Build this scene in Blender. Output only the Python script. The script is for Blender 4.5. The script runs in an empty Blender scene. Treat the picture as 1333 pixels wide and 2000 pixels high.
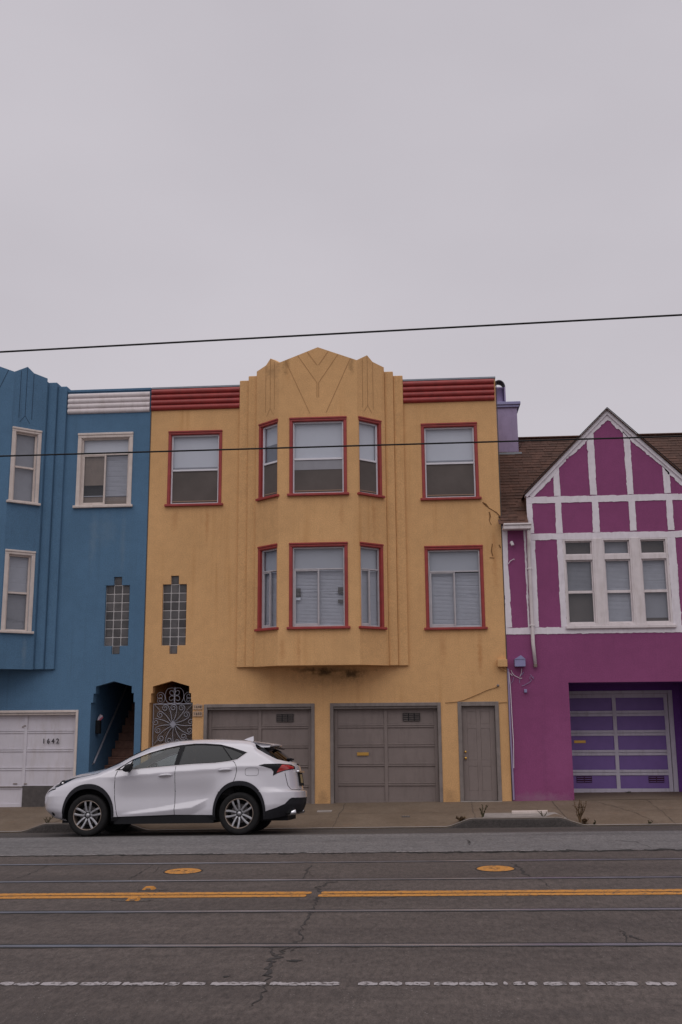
import bpy, bmesh, math, random
from math import radians, sin, cos, tan, pi, sqrt, atan, atan2, exp, acos, asin
from mathutils import Vector, Matrix
from mathutils.geometry import delaunay_2d_cdt

# ------------------------------------------------------------------ camera, sky, sun, exposure
S = bpy.context.scene
COL = S.collection
CAMX, CAMY, CAMZ = 0.0, -22.2, 1.95
PITCH, YAW, ROLL, FPX = radians(11.3), radians(-4.3), radians(-0.45), 1950.0
_f = Vector((sin(YAW)*cos(PITCH), cos(YAW)*cos(PITCH), sin(PITCH)))
_r = Vector((cos(YAW), -sin(YAW), 0)); _u = _r.cross(_f)
_r, _u = _r*cos(ROLL) + _u*sin(ROLL), _u*cos(ROLL) - _r*sin(ROLL)
cd = bpy.data.cameras.new('camera'); cam = bpy.data.objects.new('camera', cd); COL.objects.link(cam)
cd.sensor_fit = 'VERTICAL'; cd.sensor_height = 36.0; cd.sensor_width = 24.0
cd.lens = FPX/2000*36; cd.clip_end = 2000; cd.clip_start = 0.1
Rm = Matrix((_r, _u, -_f)).transposed()
cam.matrix_world = Matrix.Translation((CAMX, CAMY, CAMZ)) @ Rm.to_4x4()
S.camera = cam

SUN_EL, SUN_AZ = radians(67), radians(184)      # high, from behind the camera, through thick cloud
W = bpy.data.worlds.new('World'); S.world = W; W.use_nodes = True
nt = W.node_tree; nt.nodes.clear()
wo = nt.nodes.new('ShaderNodeOutputWorld'); bg = nt.nodes.new('ShaderNodeBackground')
sk = nt.nodes.new('ShaderNodeTexSky'); sk.sky_type = 'NISHITA'; sk.sun_disc = False
sk.sun_elevation = SUN_EL; sk.sun_rotation = SUN_AZ
hs = nt.nodes.new('ShaderNodeHueSaturation'); hs.inputs['Saturation'].default_value = .12; hs.inputs['Value'].default_value = .5
tc = nt.nodes.new('ShaderNodeTexCoord'); mp = nt.nodes.new('ShaderNodeMapping'); mp.inputs['Scale'].default_value = (1, 1, 2.2)
nz = nt.nodes.new('ShaderNodeTexNoise'); nz.inputs['Scale'].default_value = 1.7; nz.inputs['Detail'].default_value = 5; nz.inputs['Roughness'].default_value = .45
cr = nt.nodes.new('ShaderNodeValToRGB')
cr.color_ramp.elements[0].position = .25; cr.color_ramp.elements[0].color = (5.18, 4.90, 5.36, 1)
cr.color_ramp.elements[1].position = .75; cr.color_ramp.elements[1].color = (6.32, 6.00, 6.50, 1)
mx = nt.nodes.new('ShaderNodeMix'); mx.data_type = 'RGBA'; mx.inputs[0].default_value = .92
L = nt.links.new
L(sk.outputs[0], hs.inputs['Color']); L(tc.outputs['Generated'], mp.inputs[0]); L(mp.outputs[0], nz.inputs['Vector'])
L(nz.outputs[0], cr.inputs[0]); L(hs.outputs[0], mx.inputs[6]); L(cr.outputs[0], mx.inputs[7])
L(mx.outputs[2], bg.inputs[0]); bg.inputs[1].default_value = .1; L(bg.outputs[0], wo.inputs[0])
sd = bpy.data.lights.new('sun', 'SUN'); so = bpy.data.objects.new('sun', sd); COL.objects.link(so)
sd.energy = 1.35; sd.angle = radians(82); sd.color = (1, .965, .93)
_sd = Vector((sin(SUN_AZ)*cos(SUN_EL), cos(SUN_AZ)*cos(SUN_EL), sin(SUN_EL)))
so.rotation_euler = _sd.to_track_quat('Z', 'Y').to_euler(); so.location = (-5, -20, 30)
vs = S.view_settings; vs.view_transform = 'Standard'; vs.look = 'None'; vs.gamma = 1; vs.use_curve_mapping = False; vs.exposure = 0

GR = 0.0115                                     # the street climbs gently to the right
def at(px, py, Y=0.0):
    """photo measurement -> (x, z) on the vertical plane y = Y"""
    d = _f + _r*((px-666.5)/FPX) - _u*((py-1000)/FPX)
    t = (Y-CAMY)/d.y
    return (CAMX+d.x*t, CAMZ+d.z*t)
def atg(px, py, z0=0.0):
    """photo measurement -> (x, y) on the street plane"""
    d = _f + _r*((px-666.5)/FPX) - _u*((py-1000)/FPX)
    t = (z0+GR*CAMX-CAMZ)/(d.z-GR*d.x)
    return (CAMX+d.x*t, CAMY+d.y*t)

# ------------------------------------------------------------------ materials
MATS = {}
def newmat(name):
    m = bpy.data.materials.new(name); m.use_nodes = True
    n = m.node_tree.nodes; n.clear()
    out = n.new('ShaderNodeOutputMaterial'); p = n.new('ShaderNodeBsdfPrincipled')
    m.node_tree.links.new(p.outputs[0], out.inputs[0]); MATS[name] = m
    return m, m.node_tree, p, out
def pos(t, scale=(1, 1, 1), obj=False):
    if obj: s = t.nodes.new('ShaderNodeTexCoord').outputs['Object']
    else: s = t.nodes.new('ShaderNodeNewGeometry').outputs['Position']
    mpn = t.nodes.new('ShaderNodeMapping'); mpn.inputs['Scale'].default_value = scale
    t.links.new(s, mpn.inputs[0]); return mpn.outputs[0]
def noise(t, vec, sc, det=4, ro=.55):
    q = t.nodes.new('ShaderNodeTexNoise'); q.inputs['Scale'].default_value = sc
    q.inputs['Detail'].default_value = det; q.inputs['Roughness'].default_value = ro
    t.links.new(vec, q.inputs['Vector']); return q.outputs[0]
def ramp(t, val, a, b, va=0., vb=1.):
    q = t.nodes.new('ShaderNodeMapRange'); q.inputs[1].default_value = a; q.inputs[2].default_value = b
    q.inputs[3].default_value = va; q.inputs[4].default_value = vb; t.links.new(val, q.inputs[0]); return q.outputs[0]
def mixc(t, fac, a, b, mode='MIX'):
    q = t.nodes.new('ShaderNodeMix'); q.data_type = 'RGBA'; q.blend_type = mode
    for i, v in ((0, fac), (6, a), (7, b)):
        if isinstance(v, (int, float)): q.inputs[i].default_value = v
        elif isinstance(v, tuple): q.inputs[i].default_value = v if len(v) == 4 else v+(1,)
        else: t.links.new(v, q.inputs[i])
    return q.outputs[2]
def math2(t, op, a, b):
    q = t.nodes.new('ShaderNodeMath'); q.operation = op
    for i, v in ((0, a), (1, b)):
        if isinstance(v, (int, float)): q.inputs[i].default_value = v
        else: t.links.new(v, q.inputs[i])
    return q.outputs[0]
def bump(t, p, h, st, dist=.01):
    q = t.nodes.new('ShaderNodeBump'); q.inputs['Strength'].default_value = st; q.inputs['Distance'].default_value = dist
    t.links.new(h, q.inputs['Height']); t.links.new(q.outputs[0], p.inputs['Normal'])
def grey(t, v):
    q = t.nodes.new('ShaderNodeCombineColor')
    for i in range(3): t.links.new(v, q.inputs[i])
    return q.outputs[0]

def plain(name, c, rough=.6, metal=0., var=.08, sc=6., coat=0., dirt=None, bs=0., bsc=60):
    m, t, p, o = newmat(name)
    v = pos(t); n1 = noise(t, v, sc)
    k = ramp(t, n1, .3, .7, 1-var, 1+var)
    c1 = mixc(t, 1., c, grey(t, k), 'MULTIPLY')
    if dirt:
        n2 = noise(t, pos(t, (3, 3, .6)), 3.0, 6, .65)
        c1 = mixc(t, ramp(t, n2, .5, .78, 0, .55), c1, dirt)
    t.links.new(c1, p.inputs['Base Color'])
    p.inputs['Roughness'].default_value = rough; p.inputs['Metallic'].default_value = metal
    p.inputs['Coat Weight'].default_value = coat; p.inputs['Coat Roughness'].default_value = .06
    if bs: bump(t, p, noise(t, v, bsc, 3), bs)
    return m
def stucco(name, c, stain, amt=.3, streak2=None):
    m, t, p, o = newmat(name)
    v = pos(t)
    big = ramp(t, noise(t, v, .7, 3), .3, .7, .93, 1.06)
    mid = ramp(t, noise(t, v, 5, 5, .6), .3, .7, .95, 1.05)
    fine = ramp(t, noise(t, v, 48, 2, .7), .3, .7, .84, 1.16)
    c1 = mixc(t, 1., c, grey(t, math2(t, 'MULTIPLY', math2(t, 'MULTIPLY', big, mid), fine)), 'MULTIPLY')
    st = noise(t, pos(t, (7, 7, .28)), 1.0, 5, .6)
    msk = noise(t, pos(t, (.8, .8, .5)), 1.0, 3)
    f = math2(t, 'MULTIPLY', ramp(t, st, .52, .74), ramp(t, msk, .38, .66, 0, amt))
    c1 = mixc(t, f, c1, stain)
    if streak2:
        st2 = noise(t, pos(t, (13, 13, .35)), 1.3, 4, .6)
        f2 = math2(t, 'MULTIPLY', ramp(t, st2, .58, .75), ramp(t, noise(t, v, .9, 2), .45, .65, 0, .35))
        c1 = mixc(t, f2, c1, streak2)
    t.links.new(c1, p.inputs['Base Color']); p.inputs['Roughness'].default_value = .85
    p.inputs['Specular IOR Level'].default_value = .25
    h = math2(t, 'ADD', noise(t, v, 70, 3, .6), math2(t, 'MULTIPLY', noise(t, v, 9, 3), .8))
    bump(t, p, h, .35, .012)
    return m
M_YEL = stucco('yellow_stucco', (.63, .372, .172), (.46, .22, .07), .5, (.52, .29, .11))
def stain_shade(m, x, z, rx, rz, col, k):
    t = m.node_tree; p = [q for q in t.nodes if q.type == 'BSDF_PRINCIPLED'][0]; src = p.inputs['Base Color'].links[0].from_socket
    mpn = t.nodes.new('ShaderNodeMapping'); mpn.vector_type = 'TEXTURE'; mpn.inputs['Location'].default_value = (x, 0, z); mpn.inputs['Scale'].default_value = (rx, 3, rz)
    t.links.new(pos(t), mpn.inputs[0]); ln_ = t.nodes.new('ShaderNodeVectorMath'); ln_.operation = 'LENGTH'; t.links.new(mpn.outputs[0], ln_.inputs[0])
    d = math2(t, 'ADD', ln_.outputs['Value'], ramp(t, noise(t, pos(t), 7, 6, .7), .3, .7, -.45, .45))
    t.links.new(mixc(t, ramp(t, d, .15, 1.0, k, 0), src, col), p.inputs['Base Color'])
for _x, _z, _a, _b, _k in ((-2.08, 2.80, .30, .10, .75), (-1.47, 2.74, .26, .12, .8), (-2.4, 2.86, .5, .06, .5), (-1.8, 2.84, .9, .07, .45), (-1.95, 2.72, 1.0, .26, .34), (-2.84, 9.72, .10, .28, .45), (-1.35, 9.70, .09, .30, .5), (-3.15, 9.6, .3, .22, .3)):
    stain_shade(M_YEL, _x, _z, _a, _b, (.045, .028, .012), _k)  # smudges; the widest ellipse also paints the shade under the bay
for _x, _z, _a, _b, _k in ((1.36, 3.2, .07, .55, .45), (.55, 3.3, .10, .4, .25), (-4.75, 6.2, .06, .6, .35), (-5.5, 6.3, .10, .4, .22), (-2.55, 3.3, .06, .5, .3), (-1.6, 6.25, .07, .5, .25), (-2.9, 3.25, .08, .4, .3), (1.75, 5.2, .10, .7, .3), (-.9, 6.2, .06, .5, .3)):
    stain_shade(M_YEL, _x, _z, _a, _b, (.36, .13, .035), _k)
for _x, _z, _a, _b, _k in ((.62, .15, .16, .22, .35), (-2.1, .12, .14, .2, .4), (-4.86, .2, .12, .3, .3)):
    stain_shade(M_YEL, _x, _z, _a, _b, (.12, .075, .05), _k)
M_BLU = stucco('blue_stucco', (.088, .176, .285), (.06, .11, .17), .42, (.13, .21, .29))
for _x, _z, _a, _b, _k in ((-7.4, 5.9, .12, .8, .35), (-7.1, 6.1, .3, .5, .25), (-6.7, 5.8, .08, .9, .3), (-8.75, 3.3, .05, .35, .45)):
    stain_shade(M_BLU, _x, _z, _a, _b, (.17, .24, .31), _k)
M_PNK = stucco('magenta_stucco', (.250, .066, .170), (.15, .045, .11), .35, (.30, .09, .21))
stain_shade(M_PNK, 2.5, .12, .8, .14, (.30, .20, .26), .4); stain_shade(M_PNK, 3.0, 1.0, .5, 1.0, (.34, .10, .24), .3)
M_PUR = stucco('violet_stucco', (.16, .06, .27), (.09, .03, .15), .3)
M_RED = plain('red_paint', (.30, .033, .030), .45, var=.15, dirt=(.15, .02, .02))
M_WTR = plain('white_trim_paint', (.66, .60, .61), .6, var=.06, dirt=(.42, .35, .33), bs=.15, bsc=40)
M_TIM = plain('white_timber_paint', (.72, .67, .72), .7, var=.06, dirt=(.52, .47, .50), bs=.3, bsc=50)
M_CRM = plain('cream_trim_paint', (.62, .54, .50), .6, var=.08, dirt=(.36, .29, .25))
M_VIN = plain('white_vinyl', (.66, .65, .70), .35, var=.03)
M_ALU = plain('aluminium_frame', (.46, .44, .46), .4, .3, var=.08)
M_GAR = plain('grey_door_paint', (.205, .165, .153), .6, var=.07, sc=3, dirt=(.13, .10, .09), bs=.12, bsc=30)
M_GFR = plain('grey_frame_paint', (.20, .17, .158), .7, var=.15, sc=5, dirt=(.10, .08, .07), bs=.3, bsc=30)
M_WGA = plain('white_door_paint', (.60, .57, .62), .5, var=.05, sc=3, dirt=(.45, .40, .38))
M_SIL = plain('silver_door_paint', (.56, .52, .60), .5, var=.06, dirt=(.3, .26, .28))
M_PPL = plain('purple_panel_paint', (.195, .110, .350), .5, var=.06)
M_LAV = plain('lavender_paint', (.29, .235, .385), .6, var=.08, dirt=(.2, .15, .26))
M_LAV2 = plain('blue_lavender_paint', (.25, .24, .42), .6, var=.06)
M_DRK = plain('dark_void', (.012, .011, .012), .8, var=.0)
M_PATCH = plain('dark_board', (.075, .066, .064), .7, var=.2, sc=14, bs=.3)
M_BRASS = plain('brass', (.62, .36, .09), .35, .8, var=.1)
M_BRNS = plain('terracotta_stair', (.24, .125, .092), .7, var=.25, sc=9)
M_IRON = plain('painted_iron', (.30, .30, .35), .5, .3, var=.1)
M_BLK = plain('black_plastic', (.010, .010, .012), .75, var=.1)
M_CLAD = plain('charcoal_plastic', (.017, .017, .021), .75, var=.15, sc=25)
M_RUB = plain('tyre_rubber', (.011, .0105, .011), .8, var=.25, sc=18, bs=.3)
M_ALLOY = plain('alloy_wheel', (.38, .38, .40), .34, .8, var=.06)
M_ALLOYD = plain('alloy_dark', (.11, .10, .10), .45, .6, var=.1)  # darker metal for brake discs and fog lamps
M_RUSTRIM = plain('dusty_rim', (.25, .20, .17), .45, .6, var=.2)
M_CAR = plain('white_car_paint', (.58, .565, .61), .25, var=.015, sc=2, coat=1.)
M_CHR = plain('chrome', (.72, .72, .75), .15, 1., var=.02)
M_SEAT = plain('car_interior', (.035, .033, .035), .8, var=.1)
M_STEEL = plain('rail_steel', (.36, .36, .41), .32, .75, var=.2, sc=1.5)
M_GROOVE = plain('rail_groove', (.022, .020, .020), .9, var=.3)
M_WIRE = plain('wire_black', (.008, .008, .009), .9)
M_COP = plain('galvanised_coping', (.22, .25, .29), .5, .3, var=.1)
M_TAR = plain('crack_tar', (.018, .016, .015), .9, var=.3, sc=20)
M_JNT = plain('pavement_joint_dark', (.065, .05, .04), .95, var=.3, sc=12)
for _m in (M_CLAD, M_BLK, M_RUB):
    [q for q in _m.node_tree.nodes if q.type == 'BSDF_PRINCIPLED'][0].inputs['Specular IOR Level'].default_value = .25
M_CRK = plain('road_crack_dark', (.032, .027, .026), .95, var=.5, sc=12)
M_MAR = plain('maroon_void', (.05, .014, .04), .9)
M_MORT = plain('glass_block_mortar', (.42, .40, .40), .8, var=.08)
M_SHADE = plain('white_shade', (.60, .61, .66), .8, var=.04, sc=1.5)
M_SHADE2 = plain('grey_shade', (.40, .41, .45), .8, var=.04, sc=1.5)
M_SCREEN = plain('insect_screen', (.098, .082, .076), .8, var=.15, sc=2)
M_BLIND = plain('blind_slat', (.43, .43, .48), .6, var=.05)
M_BLINDD = plain('blind_slat_grey', (.26, .26, .29), .6, var=.05)
M_CARD = plain('brown_paper', (.20, .15, .12), .8, var=.1)
M_TAN = plain('tan_bar', (.30, .20, .13), .6)
M_TARROOF = plain('roof_felt', (.12, .12, .13), .9)
M_FLAG = plain('pale_leaflet', (.62, .52, .58), .7, var=.1)
M_FLAGR = plain('red_leaflet', (.40, .08, .12), .7, var=.1)
M_CONC = plain('pale_concrete', (.27, .24, .225), .9, var=.15, sc=9, bs=.3)
M_REDGL = plain('red_lens', (.36, .012, .010), .12, var=.1, coat=.8)
M_PLATE = plain('licence_plate', (.35, .27, .13), .5, var=.25, sc=15)
M_SEAMY = plain('dark_ochre', (.20, .10, .035), .9)
M_GROV = plain('ochre_groove', (.40, .215, .09), .9)
M_NUM = plain('dark_number', (.03, .025, .03), .6)
M_PLQ = plain('cream_tile', (.42, .29, .20), .5, var=.08)

def glassmat(name, tint, rough=.02, dark=0.0, ior=1.5):
    m = bpy.data.materials.new(name); m.use_nodes = True; t = m.node_tree; t.nodes.clear()
    o = t.nodes.new('ShaderNodeOutputMaterial'); mixn = t.nodes.new('ShaderNodeMixShader')
    tr = t.nodes.new('ShaderNodeBsdfTransparent'); tr.inputs[0].default_value = tint+(1,)
    gl = t.nodes.new('ShaderNodeBsdfGlossy'); gl.inputs['Roughness'].default_value = rough; gl.inputs[0].default_value = (.95, .97, 1, 1)
    fr = t.nodes.new('ShaderNodeFresnel'); ge = t.nodes.new('ShaderNodeNewGeometry')
    t.links.new(ramp(t, ge.outputs['Backfacing'], 0, 1, ior, 1/ior), fr.inputs['IOR'])
    bp = t.nodes.new('ShaderNodeBump'); bp.inputs['Strength'].default_value = .05; bp.inputs['Distance'].default_value = .02
    t.links.new(noise(t, pos(t), 2.5, 2), bp.inputs['Height']); t.links.new(bp.outputs[0], gl.inputs['Normal'])
    t.links.new(fr.outputs[0], mixn.inputs[0]); t.links.new(tr.outputs[0], mixn.inputs[1]); t.links.new(gl.outputs[0], mixn.inputs[2])
    t.links.new(mixn.outputs[0], o.inputs[0]); MATS[name] = m; return m
M_GLASS = glassmat('window_glass', (.90, .92, .94), ior=1.6)
M_CARGL = glassmat('car_glass_clear', (.62, .70, .67), ior=1.6)
M_CARGD = glassmat('car_glass_tinted', (.022, .024, .030), ior=1.5)
M_LAMP = glassmat('headlight_lens', (.22, .16, .13), ior=1.5)

def block_mat():
    m, t, p, o = newmat('glass_block')
    oi = t.nodes.new('ShaderNodeObjectInfo')
    wv = t.nodes.new('ShaderNodeTexWave'); wv.wave_type = 'BANDS'; wv.bands_direction = 'X'
    wv.inputs['Scale'].default_value = 16; wv.inputs['Distortion'].default_value = 1.2; wv.inputs['Detail'].default_value = 1
    t.links.new(pos(t), wv.inputs[0])
    k = ramp(t, oi.outputs['Random'], 0, 1, .65, 1.35)
    c1 = mixc(t, ramp(t, wv.outputs[1], .25, .9), (.045, .042, .043), (.125, .118, .118))
    n = noise(t, pos(t), 4, 3)
    c1 = mixc(t, 1., c1, grey(t, math2(t, 'MULTIPLY', k, ramp(t, n, .3, .7, .75, 1.3))), 'MULTIPLY')
    t.links.new(c1, p.inputs['Base Color']); p.inputs['Roughness'].default_value = .22
    bump(t, p, wv.outputs[1], .5, .006); return m
M_BLOCK = block_mat()

def shingle_mat():
    m, t, p, o = newmat('brown_shingle')
    oi = t.nodes.new('ShaderNodeObjectInfo')
    n = noise(t, pos(t), 40, 3, .7); n2 = noise(t, pos(t), 9, 3)
    c1 = mixc(t, oi.outputs['Random'], (.062, .029, .020), (.092, .043, .030))
    c1 = mixc(t, 1., c1, grey(t, math2(t, 'MULTIPLY', ramp(t, n, .25, .75, .7, 1.3), ramp(t, n2, .3, .7, .8, 1.2))), 'MULTIPLY')
    t.links.new(c1, p.inputs['Base Color']); p.inputs['Roughness'].default_value = .9
    bump(t, p, n, .5, .01); return m
M_SHIN = shingle_mat()

def asphalt(name, c, c2, spec=.5, crackle=0.):
    m, t, p, o = newmat(name)
    v = pos(t)
    big = noise(t, pos(t, (.25, 1.1, 1)), 1.2, 4, .6)
    mid = noise(t, v, 7, 5, .65); fine = math2(t, 'ADD', math2(t, 'MULTIPLY', noise(t, v, 95, 2, .7), .55), math2(t, 'MULTIPLY', noise(t, pos(t, (26, 9, 26)), 1, 2, .7), .45))
    c1 = mixc(t, ramp(t, big, .33, .67), c, c2)
    k = math2(t, 'MULTIPLY', ramp(t, mid, .3, .7, .84, 1.15), ramp(t, fine, .33, .67, .5, 1.5))
    c1 = mixc(t, 1., c1, grey(t, k), 'MULTIPLY')
    # pale stone chips
    vo = t.nodes.new('ShaderNodeTexVoronoi'); vo.inputs['Scale'].default_value = 26; t.links.new(v, vo.inputs['Vector'])
    chip = math2(t, 'MULTIPLY', ramp(t, vo.outputs['Distance'], .10, .16, 1, 0), ramp(t, noise(t, v, 3, 3), .52, .62, 0, spec))
    c1 = mixc(t, chip, c1, (.34, .31, .30))
    # oil streak along the lanes
    st = noise(t, pos(t, (.12, 2.6, 1)), 1.0, 4, .6)
    c1 = mixc(t, ramp(t, st, .56, .72, 0, .4), c1, (.035, .031, .031))
    t.links.new(c1, p.inputs['Base Color']); p.inputs['Roughness'].default_value = .8
    p.inputs['Specular IOR Level'].default_value = .35
    h = math2(t, 'ADD', fine, math2(t, 'MULTIPLY', mid, .6))
    bump(t, p, h, .6, .014); return m
M_ROAD = asphalt('asphalt_brown', (.064, .051, .047), (.092, .074, .067))
M_LANE = asphalt('pale_lane', (.125, .118, .120), (.160, .150, .150), .25)
M_GUT = asphalt('gutter_asphalt', (.055, .047, .045), (.080, .068, .062), .2)
M_KERB = asphalt('kerb_face', (.040, .035, .034), (.058, .050, .047), .1)
M_FAR = asphalt('far_ground', (.09, .085, .08), (.11, .10, .09), 0)
def paving():
    m, t, p, o = newmat('sidewalk_concrete')
    v = pos(t)
    n1 = noise(t, v, 1.1, 5, .6); n2 = noise(t, v, 12, 4, .65); n3 = noise(t, v, 90, 2, .7)
    c1 = mixc(t, ramp(t, n1, .35, .68), (.132, .094, .064), (.172, .128, .092))
    c1 = mixc(t, ramp(t, noise(t, pos(t, (1.2, 1.2, 1)), 1.9, 5, .7), .6, .75, 0, .6), c1, (.16, .085, .045))
    c1 = mixc(t, 1., c1, grey(t, math2(t, 'MULTIPLY', ramp(t, n2, .3, .7, .85, 1.14), ramp(t, n3, .25, .75, .8, 1.2))), 'MULTIPLY')
    t.links.new(c1, p.inputs['Base Color']); p.inputs['Roughness'].default_value = .9
    bump(t, p, math2(t, 'ADD', n2, n3), .4, .01); return m
M_WALK = paving()
def worn(name, c, under, th=(.42, .5)):
    m, t, p, o = newmat(name)
    v = pos(t)
    n = noise(t, v, 22, 5, .7); f = noise(t, v, 110, 2)
    c1 = mixc(t, ramp(t, n, th[0], th[1], .95, 0), c, under)
    c1 = mixc(t, 1., c1, grey(t, ramp(t, f, .25, .75, .82, 1.15)), 'MULTIPLY')
    t.links.new(c1, p.inputs['Base Color']); p.inputs['Roughness'].default_value = .75; bump(t, p, f, .5, .01); return m
M_LWHT = worn('white_road_paint', (.35, .32, .33), (.075, .062, .058), (.42, .50))
M_LYEL = worn('yellow_road_paint', (.50, .215, .035), (.13, .08, .045), (.38, .47))
M_LEAF = plain('weed_leaf', (.055, .048, .020), .8, var=.3, sc=30)
M_DRY = plain('dry_weed', (.13, .08, .040), .85, var=.3, sc=30)

# ------------------------------------------------------------------ mesh helpers
WL = {}
class MB:
    def __init__(s): s.v = []; s.f = []; s.m = []
    def add(s, vs, fs, m=0):
        o = len(s.v); s.v += [tuple(q) for q in vs]; s.f += [tuple(o+i for i in f) for f in fs]; s.m += [m]*len(fs); return s
    def box(s, x0, x1, y0, y1, z0, z1, m=0, c=0.0, T=None):
        if x0 > x1: x0, x1 = x1, x0
        if y0 > y1: y0, y1 = y1, y0
        if z0 > z1: z0, z1 = z1, z0
        if c <= 0:
            vs = [(x, y, z) for x in (x0, x1) for y in (y0, y1) for z in (z0, z1)]
            fs = [(0, 1, 3, 2), (4, 6, 7, 5), (0, 4, 5, 1), (2, 3, 7, 6), (0, 2, 6, 4), (1, 5, 7, 3)]
        else:
            c = min(c, (x1-x0)*.45, (y1-y0)*.45, (z1-z0)*.45); vs = []; ix = {}
            P = ((x0, x1), (y0, y1), (z0, z1))
            for a in (0, 1):
                for b in (0, 1):
                    for d in (0, 1):
                        for ax in range(3):
                            q = [P[0][a], P[1][b], P[2][d]]
                            for k, sgn in enumerate((a, b, d)):
                                if k != ax: q[k] += c if sgn == 0 else -c
                            ix[(a, b, d, ax)] = len(vs); vs.append(tuple(q))
            fs = []
            def F(*k): fs.append(tuple(ix[q] for q in k))
            for a in (0, 1):
                F((a,0,0,0), (a,1,0,0), (a,1,1,0), (a,0,1,0)); F((0,a,0,1), (1,a,0,1), (1,a,1,1), (0,a,1,1)); F((0,0,a,2), (1,0,a,2), (1,1,a,2), (0,1,a,2))
                for b in (0, 1):
                    F((0,a,b,1), (1,a,b,1), (1,a,b,2), (0,a,b,2)); F((a,0,b,0), (a,1,b,0), (a,1,b,2), (a,0,b,2)); F((a,b,0,0), (a,b,1,0), (a,b,1,1), (a,b,0,1))
                    for d in (0, 1): F((a,b,d,0), (a,b,d,1), (a,b,d,2))
        if T: vs = [T(*q) for q in vs]
        return s.add(vs, fs, m)
    def tube(s, pts, r, n=8, m=0, cap=True):
        pts = [Vector(p) for p in pts]; k = len(pts); rs = r if isinstance(r, (list, tuple)) else [r]*k
        vs = []; fs = []; prev = None
        for i, p in enumerate(pts):
            d = (pts[min(i+1, k-1)]-pts[max(i-1, 0)]).normalized()
            if prev is None: a = d.orthogonal().normalized()
            else:
                a = prev-d*prev.dot(d); a = a.normalized() if a.length > 1e-6 else d.orthogonal().normalized()
            prev = a; b = d.cross(a)
            for j in range(n): vs.append(p+(a*cos(2*pi*j/n)+b*sin(2*pi*j/n))*rs[i])
        for i in range(k-1):
            for j in range(n): fs.append((i*n+j, i*n+(j+1) % n, (i+1)*n+(j+1) % n, (i+1)*n+j))
        if cap: fs += [tuple(range(n-1, -1, -1)), tuple((k-1)*n+j for j in range(n))]
        return s.add(vs, fs, m)
    def lathe(s, prof, n=32, m=0, T=lambda a, b, c: (a, b, c)):
        """prof: (radius, axial) ; axis = local y"""
        k = len(prof); vs = []; fs = []
        for (r, a) in prof:
            for j in range(n): vs.append(T(r*cos(2*pi*j/n), a, r*sin(2*pi*j/n)))
        for i in range(k-1):
            for j in range(n): fs.append((i*n+j, (i+1)*n+j, (i+1)*n+(j+1) % n, i*n+(j+1) % n))
        return s.add(vs, fs, m)
    def prism(s, poly, w0, w1, T, m=0):
        n = len(poly); vs = [T(u, v, w0) for u, v in poly]+[T(u, v, w1) for u, v in poly]
        tri = cdt([poly], lambda u, v: inpoly(u, v, poly))
        pv, pt = tri
        s.add([T(u, v, w1) for u, v in pv], pt, m); s.add([T(u, v, w0) for u, v in pv], [f[::-1] for f in pt], m)
        s.add(vs, [(i, (i+1) % n, n+(i+1) % n, n+i) for i in range(n)], m); return s
    def build(s, name, mats, parent=None, smooth=False, kind=None, label=None, local=False):
        if not isinstance(mats, (list, tuple)): mats = [mats]
        xs = list(zip(*s.v)); c = Vector([(min(a)+max(a))/2 for a in xs])
        if local: c = Vector((0, 0, 0))
        me = bpy.data.meshes.new(name); me.from_pydata([(v[0]-c.x, v[1]-c.y, v[2]-c.z) for v in s.v], [], s.f)
        for q in mats: me.materials.append(q)
        me.polygons.foreach_set('material_index', s.m)
        if smooth: me.polygons.foreach_set('use_smooth', [True]*len(s.f))
        me.validate()
        bm = bmesh.new(); bm.from_mesh(me)
        if not smooth or smooth == 'fix': bmesh.ops.recalc_face_normals(bm, faces=bm.faces)
        bm.to_mesh(me); bm.free()
        o = bpy.data.objects.new(name, me); COL.objects.link(o)
        if parent is not None: o.parent = parent; o.location = c-WL[parent.name]
        else: o.location = c
        WL[o.name] = c
        if kind: o['kind'] = kind
        if label: o['label'] = label
        return o
def empty(name, loc, label, cat, group=None):
    o = bpy.data.objects.new(name, None); COL.objects.link(o); o.location = loc; o.empty_display_size = .2
    WL[o.name] = Vector(loc); return tag(o, label, cat, group)
def tag(o, label=None, cat=None, group=None, kind=None):
    for k, v in (('label', label), ('category', cat), ('group', group), ('kind', kind)):
        if v: o[k] = v
    return o
def inst(src, name, parent, loc, rot=None, label=None):
    """another object on the same mesh; loc is in world (or root-local) coordinates"""
    o = bpy.data.objects.new(name, src.data); COL.objects.link(o); o.parent = parent
    o.location = Vector(loc)-WL[parent.name]
    if rot: o.rotation_euler = rot
    WL[o.name] = Vector(loc)
    if label: o['label'] = label
    return o
def inpoly(x, y, P):
    c = False; j = len(P)-1
    for i in range(len(P)):
        xi, yi = P[i]; xj, yj = P[j]
        if (yi > y) != (yj > y) and x < (xj-xi)*(y-yi)/(yj-yi)+xi: c = not c
        j = i
    return c
def cdt(polys, keep, extra=()):
    vs = []; es = []
    for P in polys:
        o = len(vs); n = len(P); vs += [Vector(p) for p in P]; es += [(o+i, o+(i+1) % n) for i in range(n)]
    vs += [Vector(p) for p in extra]
    r = delaunay_2d_cdt(vs, es, [], 0, 1e-5)
    ov, of = r[0], r[2]; out = []
    for f in of:
        cx = sum(ov[i].x for i in f)/len(f); cy = sum(ov[i].y for i in f)/len(f)
        if keep(cx, cy): out.append(tuple(f))
    return [(p.x, p.y) for p in ov], out
def rect(u0, u1, v0, v1): return [(u0, v0), (u1, v0), (u1, v1), (u0, v1)]
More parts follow.
